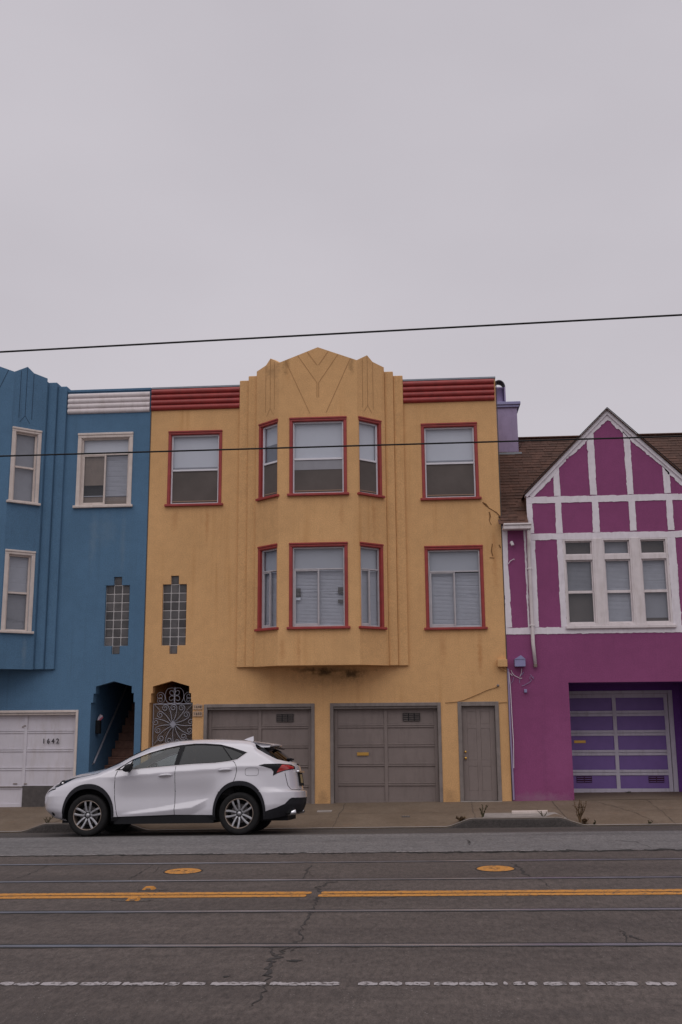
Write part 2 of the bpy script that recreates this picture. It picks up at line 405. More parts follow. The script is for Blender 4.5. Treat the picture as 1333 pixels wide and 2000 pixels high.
def wall(mb, outline, holes, T, depth, m=0, mr=None):
    def keep(u, v): return inpoly(u, v, outline) and not any(inpoly(u, v, h) for h in holes)
    pv, pf = cdt([outline]+holes, keep)
    mb.add([T(u, v, 0) for u, v in pv], pf, m)
    for h in holes:
        n = len(h)
        mb.add([T(u, v, 0) for u, v in h]+[T(u, v, -depth) for u, v in h], [(i, (i+1) % n, n+(i+1) % n, n+i) for i in range(n)], m if mr is None else mr)
def TF(Y=0.0): return lambda u, v, w: (u, Y-w, v)
def TA(x0, y0, x1, y1):
    d = Vector((x1-x0, y1-y0)); l = d.length; d /= l; n = Vector((d.y, -d.x))
    return lambda u, v, w: (x0+d.x*u+n.x*w, y0+d.y*u+n.y*w, v)
def base(x): return .035+GR*x
def gz(x, y):
    """street height"""
    P = ((-60, -.02), (-19.6, -.12), (-17.4, -.03), (-15.5, 0), (-7.4, 0), (-4.7, -.06), (-2.8, -.20), (10, -.2))
    for (a, za), (b, zb) in zip(P, P[1:]):
        if y <= b: return za+(zb-za)*(y-a)/(b-a)+GR*x
    return -.2+GR*x

# ------------------------------------------------------------------ setting: ground, road, pavement
mb = MB(); g = 900
mb.add([(-g, -g, -GR*g-.35), (g, -g, GR*g-.35), (g, g, GR*g-.35), (-g, g, -GR*g-.35)], [(0, 1, 2, 3)])
tag(mb.build('ground', M_FAR), kind='structure')
def strip(name, ys, mat, x0=-70, x1=70, dz=0.0):
    mb = MB(); vs = []; fs = []; xs = [x0+(x1-x0)*i/40 for i in range(41)]
    for y in ys:
        for x in xs: vs.append((x, y, gz(x, y)+dz))
    n = 41
    for i in range(len(ys)-1):
        for j in range(n-1): fs.append((i*n+j, i*n+j+1, (i+1)*n+j+1, (i+1)*n+j))
    return tag(mb.add(vs, fs).build(name, mat), kind='structure')
strip('road', (-19.6, -17.4, -15.5, -13.5, -11.5, -9.5, -7.42), M_ROAD)
strip('parking_lane', (-7.42, -6, -4.72), M_LANE)
strip('gutter', (-4.72, -3.8, -2.72), M_GUT)
mb = MB(); xs = [-70, 70]
mb.add([(x, y, z+GR*x) for y, z in ((-19.6, -.2), (-19.6, .03), (-19.75, .04), (-24.5, .08), (-24.5, -.3)) for x in xs], [(0, 1, 3, 2), (2, 3, 5, 4), (4, 5, 7, 6), (6, 7, 9, 8)])
tag(mb.build('near_sidewalk', M_WALK), kind='structure')
# far pavement: raised kerb between the driveways, low lip at each driveway
random.seed(4)
DRV = ((-10.9, -7.7), (-5.15, .42), (3.05, 6.6))
def raised(x):
    r = 1.0
    for a, b in DRV:
        if a <= x <= b: r = 0.0
        else:
            d = min(abs(x-a), abs(x-b)); s = min(1, d/.55); s = s*s*(3-2*s); r = min(r, s)
    return r
def kerb_top(x): return -.185+.155*raised(x)+GR*x
def walk_z(x, y):
    """pavement height: the front edge follows the kerb, the back meets the houses"""
    zb = base(x); zk = kerb_top(x)
    t = (y+2.8)/2.8; t = max(0, min(1, t))
    if raised(x) > .5: e = t
    else: e = t**.8
    return zk+(zb-zk)*e
mb = MB(); vs = []; fs = []; nx = 600; xs = [-16+34*i/nx for i in range(nx+1)]
xs = [-70]+xs+[70]; ys = [-2.76, -2.7, -2.45, -2.1, -1.7, -1.2, -.7, -.3, 0.02, .6]
for y in ys:
    for x in xs: vs.append((x, y, walk_z(x, y)-(.012 if y == -2.76 else 0)))
n = len(xs)
for i in range(len(ys)-1):
    for j in range(n-1): fs.append((i*n+j, i*n+j+1, (i+1)*n+j+1, (i+1)*n+j))
# expansion joints as shallow recessed grooves are added as separate dark seams below
tag(mb.add(vs, fs).build('sidewalk', M_WALK), kind='structure')
mb = MB(); vs = []; fs = []
for x in xs:
    zt = walk_z(x, -2.76)-.012
    vs += [(x, -2.76, zt), (x, -2.785, zt-.018), (x, -2.81, gz(x, -2.81)-.05)]
for j in range(n-1):
    for k in (0, 1): fs.append((j*3+k, j*3+k+1, j*3+k+4, j*3+k+3))
tag(mb.add(vs, fs).build('kerb', M_KERB), kind='structure')
# thin pale lip along the top edge of the kerb
mb = MB(); vs = []; fs = []
for x in xs:
    zt = walk_z(x, -2.70)+.004
    vs += [(x, -2.755, zt-.006), (x, -2.715+.012*sin(x*9), zt)]
for j in range(n-1): fs.append((2*j, 2*j+1, 2*j+3, 2*j+2))
tag(mb.add(vs, fs).build('kerb_lip', M_CONC), kind='structure')
def ribbon(name, pts, w, mat, zf, dz=.004, jitter=.4, seed=0, taper=True, sub=6):
    rnd = random.Random(seed); P = []
    for (a, b) in zip(pts, pts[1:]):
        for k in range(sub):
            t = k/sub; P.append((a[0]+(b[0]-a[0])*t, a[1]+(b[1]-a[1])*t))
    P.append(pts[-1]); k = len(P); vs = []; fs = []
    P = [P[0]]+[(p[0]+rnd.uniform(-1, 1)*w*1.6, p[1]+rnd.uniform(-1, 1)*w*1.4) for p in P[1:-1]]+[P[-1]]
    for i, p in enumerate(P):
        a = Vector(P[max(i-1, 0)]); b = Vector(P[min(i+1, k-1)]); d = (b-a).normalized(); nrm = Vector((-d.y, d.x))
        ww = w*(1+rnd.uniform(-jitter, jitter*1.4))*.5
        if taper: ww *= min(1, .25+3*min(i, k-1-i)/k)
        for s_ in (-1, 1):
            q = Vector(p)+nrm*ww*s_; vs.append((q.x, q.y, zf(q.x, q.y)+dz))
    for i in range(k-1): fs.append((2*i, 2*i+1, 2*i+3, 2*i+2))
    return tag(MB().add(vs, fs).build(name, mat), kind='structure')
# pavement joints
for x in (-9.6, -7.0, -5.6, -3.3, -1.62, 1.05, 2.75, 4.7, 6.9):
    ribbon('pavement_joint', [(x-.05, -2.72), (x-.02, -1.5), (x, -.05)], .012, M_JNT, walk_z, .004, .5, int(x*7), False)
ribbon('pavement_joint', [(-14, -1.35), (-8, -1.35), (-2, -1.36), (4, -1.34), (9, -1.35)], .010, M_JNT, walk_z, .004, .6, 3, False, 14)
ribbon('pavement_crack', [(3.55, -.1), (3.9, -.9), (4.15, -1.6), (4.3, -2.5)], .012, M_JNT, walk_z, .004, .6, 5)
# concrete patch, pale bar, iron slot and a small plate on the pavement
def wsheet(name, P, mat, dz=.006, kind='structure'):
    return tag(MB().prism(P, -.03, dz, lambda u, v, w: (u, v, walk_z(u, v)+w)).build(name, mat), kind=kind)
wsheet('concrete_patch', [(1.14, -2.66), (1.2, -2.05), (2.55, -2.0), (2.70, -2.62), (2.2, -2.66)], M_CONC, .008)
o = MB().prism([(1.72, -2.18), (1.74, -2.02), (2.42, -2.0), (2.4, -2.16)], -.02, .045, lambda u, v, w: (u, v, walk_z(u, v)+w)).build('kerb_bar', M_CRM)
tag(o, 'long pale bar lying on the kerb patch before the yellow house corner', 'bar')
o = MB().prism([(-2.13, -1.12), (-2.13, -.92), (-1.83, -.92), (-1.83, -1.12)], -.02, .010, lambda u, v, w: (u, v, walk_z(u, v)+w)).build('meter_lid', M_CONC)
tag(o, 'small pale concrete lid flush in the pavement before the yellow garage pier', 'cover')
o = empty('iron_grate', (-.31, -1.75, walk_z(-.31, -1.75)), 'small dark iron slot grate set in the driveway pavement', 'grate')
MB().box(-.39, -.23, -1.81, -1.69, walk_z(-.31, -1.75)-.02, walk_z(-.31, -1.75)+.012).build('frame', M_PATCH, o)
for k in range(3):
    MB().box(-.375+k*.05, -.345+k*.05, -1.79, -1.71, walk_z(-.31, -1.75)+.008, walk_z(-.31, -1.75)+.016).build('bar', M_GFR, o)

# rails
RAILS = ((-8.33, 'shiny'), (-9.75, 'dull'), (-11.65, 'shiny'), (-13.16, 'wide'))
RL = ('narrow steel streetcar rail farthest across the street, nearest the parked car', 'dull steel streetcar rail just beyond the double yellow line',
      'shiny steel streetcar rail just in front of the double yellow line', 'broad grey steel streetcar rail nearest to the viewer')
random.seed(11)
for (y, k), lab in zip(RAILS, RL):
    r = empty('streetcar_rail', (0, y, gz(0, y)), lab, 'rail', 'streetcar rails set in the road')
    for nm, a, b, dz, mt in (('rail_head', -.028, .034, .007, M_STEEL), ('flangeway', .034, .082, .004, M_GROOVE), ('joint_seal', -.050, -.028, .0035, M_GROOVE)):
        mbb = MB(); vs = []; fs = []; N = 600
        for i in range(N+1):
            x = -35+70*i/N
            ja = random.uniform(-.012, .016) if nm == 'flangeway' else 0; jb = random.uniform(-.02, .012) if nm == 'joint_seal' else 0
            vs += [(x, y+a+jb, gz(x, y)+dz), (x, y+b+ja, gz(x, y)+dz)]
        for i in range(N): fs.append((2*i, 2*i+1, 2*i+3, 2*i+2))
        if nm == 'rail_head':
            o_ = len(vs)
            for x in (-35, 35): vs += [(x, y+a, gz(x, y)-.02), (x, y+b, gz(x, y)-.02)]
            fs += [(0, 2*N, o_+2, o_), (1, 2*N+1, o_+3, o_+1)]
        mbb.add(vs, fs).build(nm, mt, r)
# painted lines
def dashline(name, y, w, segs, mat, label, seed, jag=.25, dz=.0045):
    rnd = random.Random(seed); mbb = MB()
    for x0, x1 in segs:
        n_ = max(3, int((x1-x0)/.025)); vs = []; fs = []
        for i in range(n_+1):
            x = x0+(x1-x0)*i/n_
            a = w*.5*(1-abs(rnd.gauss(0, jag))); b = w*.5*(1-abs(rnd.gauss(0, jag*.6)))
            if i in (0, n_): a *= .6; b *= .7
            a = max(a, -w*.3)
            vs += [(x, y-b, gz(x, y-b)+dz), (x, y+a, gz(x, y+a)+dz)]
        for i in range(n_): fs.append((2*i, 2*i+2, 2*i+3, 2*i+1))
        mbb.add(vs, fs)
    return tag(mbb.build(name, mat), label, kind='structure')
def worn_segs(x0, x1, seed, lo, hi, glo, ghi):
    rnd = random.Random(seed); out = []; x = x0
    while x < x1:
        l = rnd.uniform(lo, hi); out.append((x, min(x+l, x1))); x += l+rnd.uniform(glo, ghi)
    return out
def px_seg(y, pxs): return [(atg(a, 1922)[0], atg(b, 1922)[0]) for a, b in pxs]
near = px_seg(-14.38, ((0, 27), (30, 77), (82, 152), (158, 208), (211, 236), (241, 320), (324, 351), (358, 402), (413, 520), (528, 664), (700, 738), (741, 786), (792, 840), (848, 895), (897, 945), (948, 972), (984, 992), (1003, 1026), (1032, 1050), (1062, 1107), (1112, 1133), (1145, 1182), (1186, 1246), (1262, 1290), (1294, 1322)))
dashline('white_lane_line', -14.38, .112, worn_segs(-20, -3.4, 5, .2, .8, .02, .06)+near+worn_segs(2.0, 20, 6, .1, .6, .03, .2), M_LWHT, 'worn broken white lane line nearest the viewer', 2, .30)
dashline('white_lane_line', -7.41, .05, worn_segs(-30, 2.2, 7, .15, 1.3, .05, .5)+worn_segs(2.9, 30, 8, .1, .4, .3, 1.6), M_LWHT, 'thin worn white line on the ragged pavement joint beyond the rails', 9, .4, .006)
dashline('yellow_centre_line', -10.615, .150, [(-40, -1.23), (-1.12, 40)], M_LYEL, 'far stripe of the double yellow centre line', 12, .07)
dashline('yellow_centre_line', -10.795, .150, [(-40, -1.27), (-1.14, 40)], M_LYEL, 'near stripe of the double yellow centre line', 13, .07)
# ragged dark joint between asphalt and pale lane
for k, (x0, x1, w) in enumerate(((-30, -4.2, .05), (-4.3, .5, .06), (.3, 3.2, .08), (3.1, 30, .10))):
    ribbon('road_joint', [(x0, -7.46), ((x0+x1)/2, -7.47), (x1, -7.46)], w, M_TAR, gz, .003, .8, 40+k, False, int((x1-x0)*10))
random.seed(8)
# cracks (photo traced on the road)
CR = [
 (((640, 1722), (620, 1735), (632, 1745), (618, 1758), (610, 1775), (600, 1790), (592, 1810), (588, 1838)), .030),
 (((660, 1723), (645, 1724), (632, 1733)), .030), (((592, 1838), (560, 1845)), .03), (((566, 1848), (548, 1862), (530, 1880), (522, 1905), (523, 1922)), .040),
 (((525, 1852), (536, 1868)), .02), (((585, 1848), (568, 1860)), .025), (((523, 1922), (512, 1945), (495, 1965)), .02),
 (((1000, 1686), (1015, 1695), (1024, 1706), (1036, 1712)), .026), (((1085, 1698), (1097, 1698)), .01), (((1036, 1712), (1060, 1720), (1075, 1735)), .012),
 (((608, 1690), (600, 1700), (592, 1718)), .022), (((600, 1700), (612, 1712)), .012),
 (((95, 1690), (70, 1702), (40, 1714), (10, 1722)), .016), (((300, 1690), (282, 1700), (262, 1712), (250, 1720)), .018), (((312, 1693), (300, 1706)), .010),
 (((1210, 1816), (1220, 1825), (1236, 1832), (1256, 1838)), .022), (((1220, 1826), (1226, 1842)), .014),
 (((915, 1640), (920, 1646), (916, 1652)), .03), (((1180, 1640), (1240, 1645), (1275, 1660)), .012), (((960, 1648), (1030, 1644), (1110, 1640)), .012),
 (((450, 1655), (560, 1651), (640, 1652)), .012)]
for i, (pp, w) in enumerate(CR):
    ribbon('road_crack', [atg(*p, z0=(0 if p[1] > 1668 else -.03)) for p in pp], w*.75, M_CRK, gz, .0035, .8, 100+i)
def blob(name, px, py, rx, ry, mat, seed, dz=.0035, kind='structure'):
    rnd = random.Random(seed); x, y = atg(px, py); P = []
    for i in range(22):
        a = 2*pi*i/22; k = 1+rnd.uniform(-.3, .3); P.append((x+cos(a)*rx*k, y+sin(a)*ry*k))
    pv, pf = cdt([P], lambda u, v: inpoly(u, v, P))
    return tag(MB().add([(u, v, gz(u, v)+dz) for u, v in pv], pf).build(name, mat), kind=kind)
blob('tar_patch', 575, 1877, .06, .035, M_TAR, 1)
blob('tar_patch', 442, 1908, .025, .02, M_TAR, 2)
blob('scuff_patch', 262, 1759, .22, .07, M_GUT, 3, .003); blob('scuff_patch', 300, 1738.5, .2, .05, M_GUT, 4, .003)
blob('scuff_patch', 748, 1738.5, .16, .05, M_GUT, 5, .003); blob('scuff_patch', 745, 1752.5, .14, .05, M_GUT, 6, .003)
# yellow utility covers
for px, py, lab in ((358, 1702, 'yellow painted round road cover in the street below the parked white car'), (968, 1697, 'yellow painted round road cover in the street below the narrow grey door')):
    x, y = atg(px, py)
    c = empty('utility_cover', (x, y, gz(x, y)), lab, 'road cover', 'yellow painted road covers')
    MB().lathe([(0.001, .0085), (.215, .0085), (.232, .002), (.245, -.02)], 40, 0, lambda a, b, d: (x+a, y+d, gz(x+a, y)+b)).build('cover_plate', M_LYEL, c)
    MB().lathe([(.232, .0025), (.238, .0075), (.250, .006), (.256, -.01)], 40, 0, lambda a, b, d: (x+a, y+d, gz(x+a, y)+b)).build('cover_rim', M_CRK, c)
    for k in range(2):
        xx = x-.055+.09*k
        MB().box(xx-.02, xx+.02, y-.012, y+.012, gz(x, y)+.006, gz(x, y)+.0115).build('lift_slot', M_TAR, c)
for px, py, lab in ((292, 1737, 'small yellow raised marker just beyond the yellow line'), (261, 1758.5, 'small yellow raised marker just in front of the yellow line')):
    x, y = atg(px, py); z = gz(x, y)
    c = empty('lane_marker', (x, y, z), lab, 'road marker', 'yellow raised markers by the centre line')
    P = [(-.075, 0), (-.045, .028), (.045, .030), (.07, 0)]
    MB().prism(P, -.05, .05, lambda u, v, w: (x+u, y+w*(1-v*9), z+v+.002)).build('marker_body', M_LYEL, c)
    MB().prism([(-.03, .006), (.03, .006), (.024, .02), (-.024, .02)], .0, .012, lambda u, v, w: (x+u, y-.045-w, z+v+.002)).build('reflector', M_TAN, c)

# ------------------------------------------------------------------ windows
def slats(mb, T, u0, u1, v0, v1, w, pitch=.034, seed=0, sag=0.0):
    rnd = random.Random(seed); n = int((v1-v0)/pitch)
    for i in range(n):
        v = v0+pitch*(i+.5); t = rnd.uniform(-.002, .002); h = pitch*.56
        s0 = rnd.uniform(-sag, sag) if rnd.random() < .15 else 0
        mb.add([T(u0, v-h+t, w+.006), T(u1, v-h+t+s0, w+.006), T(u1, v+h+t+s0, w-.010), T(u0, v+h+t, w-.010)], [(0, 1, 2, 3)])
def ring(mb, T, u0, u1, v0, v1, b, w0, w1, m=0, c=.004, bl=None, bb=None, bt=None, br=None):
    bl = b if bl is None else bl; br = b if br is None else br; bb = b if bb is None else bb; bt = b if bt is None else bt
    for a in ((u0, u0+bl, v0, v1), (u1-br, u1, v0, v1), (u0+bl, u1-br, v0, v0+bb), (u0+bl, u1-br, v1-bt, v1)):
        mb.box(a[0], a[1], a[2], a[3], w0, w1, m, c, lambda x, y, z: T(x, y, z))
def bx(T, u0, u1, v0, v1, w0, w1, c=.003, mb=None):
    mb = mb or MB(); return mb.box(u0, u1, v0, v1, w0, w1, 0, c, lambda x, y, z: T(x, y, z))
def window(house, T, u0, u1, v0, v1, trim, frame, style, trimw=.065, head=.085, sillh=.055, seed=0, mid=.47, trans=.27, screen=True, jr=True, jl=True, sill=True, flat=.018, hfrac=None):
    """outer casing box u0..u1, v0..v1 (sill included).  returns the rectangle of the wall opening"""
    tl = trimw if jl else .012; tr = trimw if jr else .012
    a0, a1 = u0+tl, u1-tr; b0, b1 = v0+sillh, v1-head
    # casing
    m = MB()
    if jl: bx(T, u0, a0, b0, v1-head, -.05, flat, .006, m)
    if jr: bx(T, a1, u1, b0, v1-head, -.05, flat, .006, m)
    bx(T, u0, u1, v1-head, v1-head*.45, -.05, flat, .006, m); bx(T, u0-.004, u1+.004, v1-head*.45, v1, -.05, flat+.016, .006, m)
    win = m.build('window', trim, house)
    if sill: bx(T, u0-.045, u1+.045, v0, b0, -.05, flat+.05, .008).build('sill', trim, win)
    # opening lining
    m = MB()
    for q in ((a0-.002, a0+.01, b0, b1), (a1-.01, a1+.002, b0, b1)): bx(T, q[0], q[1], q[2], q[3], -.16, -.002, .001, m)
    bx(T, a0, a1, b1-.012, b1+.002, -.16, -.002, .001, m)
    m.build('jamb_lining', trim, win)
    m = MB(); ring(m, T, a0+.006, a1-.006, b0, b1-.008, .034, -.10, -.045)
    a0 += .04; a1 -= .04; b0 += .034; b1 -= .042
    panes = []
    if style == 'hung':
        vm = b0+(b1-b0)*mid
        bx(T, a0, a1, vm-.022, vm+.022, -.095, -.040, .003, m); m.build('sash', frame, win)
        panes = [(a0, a1, vm+.022, b1), (a0, a1, b0, vm-.022)]
    else:
        vt = b1-(b1-b0)*trans; um = (a0+a1)/2
        bx(T, a0, a1, vt-.014, vt+.014, -.095, -.042, .003, m); bx(T, um-.014, um+.014, b0, vt-.014, -.098, -.044, .003, m)
        m.build('frame', frame, win)
        s_ = MB(); ring(s_, T, a0, um-.014, b0, vt-.014, .03, -.092, -.05, bt=.028, bb=.045, br=.012, bl=.035); s_.build('sliding_sash', frame, win)
        panes = [(a0, a1, vt+.014, b1), (a0+.035, um-.026, b0+.045, vt-.042), (um+.014, a1, b0, vt-.014)]
    for i, p in enumerate(panes):
        MB().add([T(p[0], p[2], -.075), T(p[1], p[2], -.075), T(p[1], p[3], -.075), T(p[0], p[3], -.075)], [(0, 1, 2, 3)]).build('pane', M_GLASS, win)
    rnd = random.Random(seed)
    A0, A1, B0, B1 = a0-.02, a1+.02, b0-.02, b1+.02
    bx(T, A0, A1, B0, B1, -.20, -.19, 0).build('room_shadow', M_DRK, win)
    if style == 'hung' and screen:
        p = panes[1]
        MB().add([T(p[0], p[2], -.062), T(p[1], p[2], -.062), T(p[1], p[3], -.062), T(p[0], p[3], -.062)], [(0, 1, 2, 3)]).build('insect_screen', M_SCREEN, win)
        bx(T, p[0], p[1], p[2]+.035, p[2]+.052, -.062, -.056, .002).build('screen_bar', M_TAN, win)
    return win, panes, (A0, A1, B0, B1)
def shade(win, T, R, mat=None, v0=None, v1=None, w=-.13):
    bx(T, R[0], R[1], v0 or R[2], v1 or R[3], w-.006, w, 0).build('roller_shade', mat or M_SHADE, win)
def blind(win, T, R, mat=None, v0=None, v1=None, seed=0, w=-.125, pitch=.034, sag=0.):
    m = MB(); slats(m, T, R[0], R[1], v0 or R[2], v1 or R[3], w, pitch, seed, sag)
    m.build('blind', mat or M_BLIND, win, kind='stuff')
def house_shell(root, x0, x1, ztop, depth, mat, zb=-.6, roofz=None):
    """side walls, back wall and flat roof behind a facade"""
    m = MB(); rz = roofz if roofz else ztop-.35
    m.box(x0, x0+.15, .22, depth, zb, ztop); m.box(x1-.15, x1, .22, depth, zb, ztop); m.box(x0+.15, x1-.15, depth-.15, depth, zb, ztop-.01)
    m.build('side_wall', mat, root)
    MB().box(x0+.15, x1-.15, .22, depth-.15, rz-.1, rz).build('flat_roof', M_TARROOF, root)
def ribs(root, x0, x1, z0, z1, n, mat, Y=0.0, pr=.055):
    h = (z1-z0)/n; prof = []
    m = MB(); m.box(x0, x1, Y-.02, Y+.02, z0, z1, 0, .003); cor = m.build('cornice', mat, root)
    src = None
    for i in range(n):
        zc = z0+h*(i+.5); P = [(-.015, -h*.47)]+[(-.015-pr*cos(a), h*.47*sin(a)) for a in [radians(-80+160*k/10) for k in range(11)]]+[(-.015, h*.47)]
        mm = MB(); k = len(P); vs = [(x, Y+p, zc+q) for x in (x0, x1) for p, q in P]
        mm.add(vs, [(j, j+1, k+j+1, k+j) for j in range(k-1)]+[tuple(range(k)), tuple(range(2*k-1, k-1, -1))])
        mm.build('cornice_rib', mat, cor)
def bay(root, xc, mat, trimmat, framemat, zs=0.0, name='bay', wins=True, blue=False, hw=.59):
    """stepped angular bay with a zigzag parapet. local u is relative to the centre xc"""
    zb, zA = 2.925, 9.57
    plan = {}
    m = MB()
    YF1, YF2, YA, YC = -.075, -.15, -.23, -.75
    U1, U2, U3, U4 = 1.905, 1.685, 1.48, .885
    z1, z2, z3, z3b, zp, zn, zap = 9.58, 9.66, 9.735, 9.80, 9.925, 9.745, 10.085
    back = 0.45
    sgns = (-1, 1)
    L_ = sqrt((U3-U4)**2+(YC-YA)**2)
    win_u = [(.115, .755)]
    for s in sgns:
        # fins
        for (ua, ub, y, zt, yprev) in ((U1, U2, YF1, z1, .0), (U2, U3, YF2, z2, YF1)):
            m.box(xc+s*ua, xc+s*ub, y, back, zb, zt, 0, .012)
    for s in sgns: m.box(xc+s*(U3-.09), xc+s*(U3+.004), YA+.012, back-.01, zb+.002, z2-.004)
    T_L = TA(xc-U3, YA, xc-U4, YC); T_R = TA(xc+U4, YC, xc+U3, YA); T_F = TF(YC)
    T_F2 = lambda u, v, w: (xc+u, YC-w, v)
    # angled sides with pinnacles : profile along u from outer to inner
    def prof(outer_first):
        P = [(0, z3), (L_*.42, z3b), (L_*.62, zp), (L_, zn)]
        if not outer_first: P = [(L_-u, z) for u, z in P][::-1]
        return P
    holes = []
    WZ = ((6.625, 8.43), (3.69, 5.58))
    for T, of in ((T_L, True), (T_R, False)):
        top = prof(of)
        out = [(0, zb), (L_, zb)]+top[::-1]
        hs_ = []
        for (v0, v1) in WZ:
            a, b = win_u[0]
            if not of: a, b = L_-b, L_-a
            hs_.append(rect(a+.05 if of else a+.008, b-.008 if of else b-.05, v0+.05, v1-.075))
        wall(m, out, hs_, T, .17)
        # parapet thickness (pinnacle gets depth towards the back)
        n_ = len(top); m.add([T(u, z, 0) for u, z in top]+[T(u, z, -.16) for u, z in top], [(i, i+1, n_+i+1, n_+i) for i in range(n_-1)])
        m.add([T(u, z, -.16) for u, z in top]+[T(u, 9.2, -.16) for u, z in top], [(i, i+1, n_+i+1, n_+i) for i in range(n_-1)])
        # the reeds in front of each pinnacle
    fo = [(-U4, zb), (U4, zb), (U4, zn), (0, zap), (-U4, zn)]
    wall(m, fo, [rect(-hw, hw, v0+.05, v1-.075) for v0, v1 in WZ], T_F2, .17)
    tp = [(-U4, zn), (0, zap), (U4, zn)]
    m.add([T_F2(u, z, 0) for u, z in tp]+[T_F2(u, z, -.16) for u, z in tp], [(0, 1, 4, 3), (1, 2, 5, 4)])
    m.add([T_F2(u, z, -.16) for u, z in tp]+[T_F2(u, 9.2, -.16) for u, z in tp], [(0, 1, 4, 3), (1, 2, 5, 4)])
    # soffit, roof deck behind parapet
    pl = [(xc-U3, YA), (xc-U4, YC), (xc+U4, YC), (xc+U3, YA), (xc+U3, .0), (xc-U3, .0)]
    m.add([(x, y, zb) for x, y in pl], [tuple(range(6))]); 
    m.add([(x, y, 9.25) for x, y in pl], [tuple(range(6))])
    b = m.build(name, mat, root)
    # incised grooves: V lines on the gable, reeds on the pinnacles
    g = MB()
    def groove(T, pts, w=.010):
        for (p, q) in zip(pts, pts[1:]):
            d = Vector((q[0]-p[0], q[1]-p[1])).normalized(); n_ = Vector((-d.y, d.x))*w
            g.add([T(p[0]-n_.x, p[1]-n_.y, .004), T(q[0]-n_.x, q[1]-n_.y, .004), T(q[0]+n_.x, q[1]+n_.y, .004), T(p[0]+n_.x, p[1]+n_.y, .004)], [(0, 1, 2, 3)])
    for s in sgns:
        groove(T_F2, [(s*.24, 9.98), (s*.02, 9.66)], .008); groove(T_F2, [(s*.46, 9.90), (s*.02, 9.24), (s*.02, 8.9)], .007)
        groove(T_F2, [(s*.74, 9.79), (s*.18, 8.52)], .007)
    for T, of in ((T_L, True), (T_R, False)):
        for k, (u, zt, zl) in enumerate(((.42, 9.78, 8.66), (.62, 9.9, 8.72), (.80, 9.80, 8.66))):
            uu = L_*u if of else L_*(1-u); groove(T, [(uu, zt), (uu, zl)], .006)
        uc = L_*.62 if of else L_*.38; groove(T, [(uc-.12, 8.56), (uc, 8.73), (uc+.12, 8.56)], .006)
    g.build('incised_line', M_GROV if not blue else MATS['blue_groove'], b)
    return T_L, T_R, T_F2, L_, WZ, b
plain('blue_groove', (.02, .045, .09), .9)

# ------------------------------------------------------------------ garage doors, glass blocks, stairs
def garage(root, T, u0, u1, v0, v1, dmat, fmat, rows, cols=2, fw=.085, setback=.12, skew=0.0, name='garage_door', pm=None, frame_ring=True, stile=.07, rail=.075, panel_depth=.022):
    """door leaf with raised stiles and recessed panels; v0 may differ at both ends through skew"""
    m = MB()
    if frame_ring:
        bx(T, u0, u0+fw, v0-.3, v1, -setback-.02, .022, .006, m); bx(T, u1-fw, u1, v0-.3, v1, -setback-.02, .022, .006, m)
        bx(T, u0+fw, u1-fw, v1-fw, v1, -setback-.02, .022, .006, m); bx(T, u0+fw, u1-fw, v1-fw-.05, v1-fw, -setback-.02, -.02, .006, m)
        m.build('door_frame', fmat, root); u0 += fw+.004; u1 -= fw+.004; v1 -= fw+.01
    m = MB(); w = -setback
    bx(T, u0, u1, v0-.3, v1, w-.06, w-.036, 0, m)
    cw = (u1-u0)/cols; rh = (v1-v0)/rows
    us = [u0+cw*i for i in range(cols+1)]
    cells = []
    for i in range(cols+1):
        a = us[i]-(stile/2 if 0 < i < cols else (0 if i == 0 else stile)); b = us[i]+(stile/2 if 0 < i < cols else (stile if i == 0 else 0))
        bx(T, a, b, v0-.3, v1, w-.024, w, .004, m)
    for j in range(rows+1):
        for i in range(cols):
            a = us[i]+(stile if i == 0 else stile/2); b = us[i+1]-(stile if i == cols-1 else stile/2)
            v = v0+rh*j
            if j == 0: bx(T, a, b, v-.3, v+rail*.7, w-.024, w-.001, .004, m)
            elif j == rows: bx(T, a, b, v-rail*.7, v, w-.024, w-.001, .004, m)
            else:
                bx(T, a, b, v-rail*.5, v-.004, w-.024, w-.001, .004, m); bx(T, a, b, v+.004, v+rail*.5, w-.024, w-.003, .004, m)
            if j < rows: cells.append((i, j, a, b, v+(rail*.7 if j == 0 else rail*.5), v+rh-(rail*.7 if j == rows-1 else rail*.5)))
    door = m.build(name, dmat, root)
    for (i, j, a, b, c, d) in cells:
        mm = MB(); ring(mm, T, a, b, c, d, .012, w-.040, w-panel_depth+.006, c=.002)
        bx(T, a+.012, b-.012, c+.012, d-.012, w-.040, w-panel_depth-.002, .002, mm); mm.build('panel', pm or dmat, door)
    return door, cells, w
def louvre(door, T, u0, u1, v0, v1, w, mat, n=3, rows=5):
    m = MB(); cw = (u1-u0)/n
    bx(T, u0, u1, v0, v1, w-.004, w+.0025, 0, m); v = m.build('vent', M_BLK if mat is not M_PPL else M_MAR, door)
    for i in range(n):
        mm = MB(); a = u0+cw*i+.010; b = u0+cw*(i+1)-.010
        for k in range(rows):
            z = v0+(v1-v0)*(k+.5)/rows
            mm.add([T(a, z-.007, w+.009), T(b, z-.007, w+.009), T(b, z+.003, w+.003), T(a, z+.003, w+.003)], [(0, 1, 2, 3)])
        mm.build('vent_louvre', mat, door)
def mailslot(door, T, u0, u1, v0, v1, w):
    m = MB(); bx(T, u0, u1, v0, v1, w, w+.008, .002, m); bx(T, u0+.012, u1-.012, v0+.014, v1-.010, w+.008, w+.013, .002, m)
    m.build('mail_slot', M_BRASS, door)
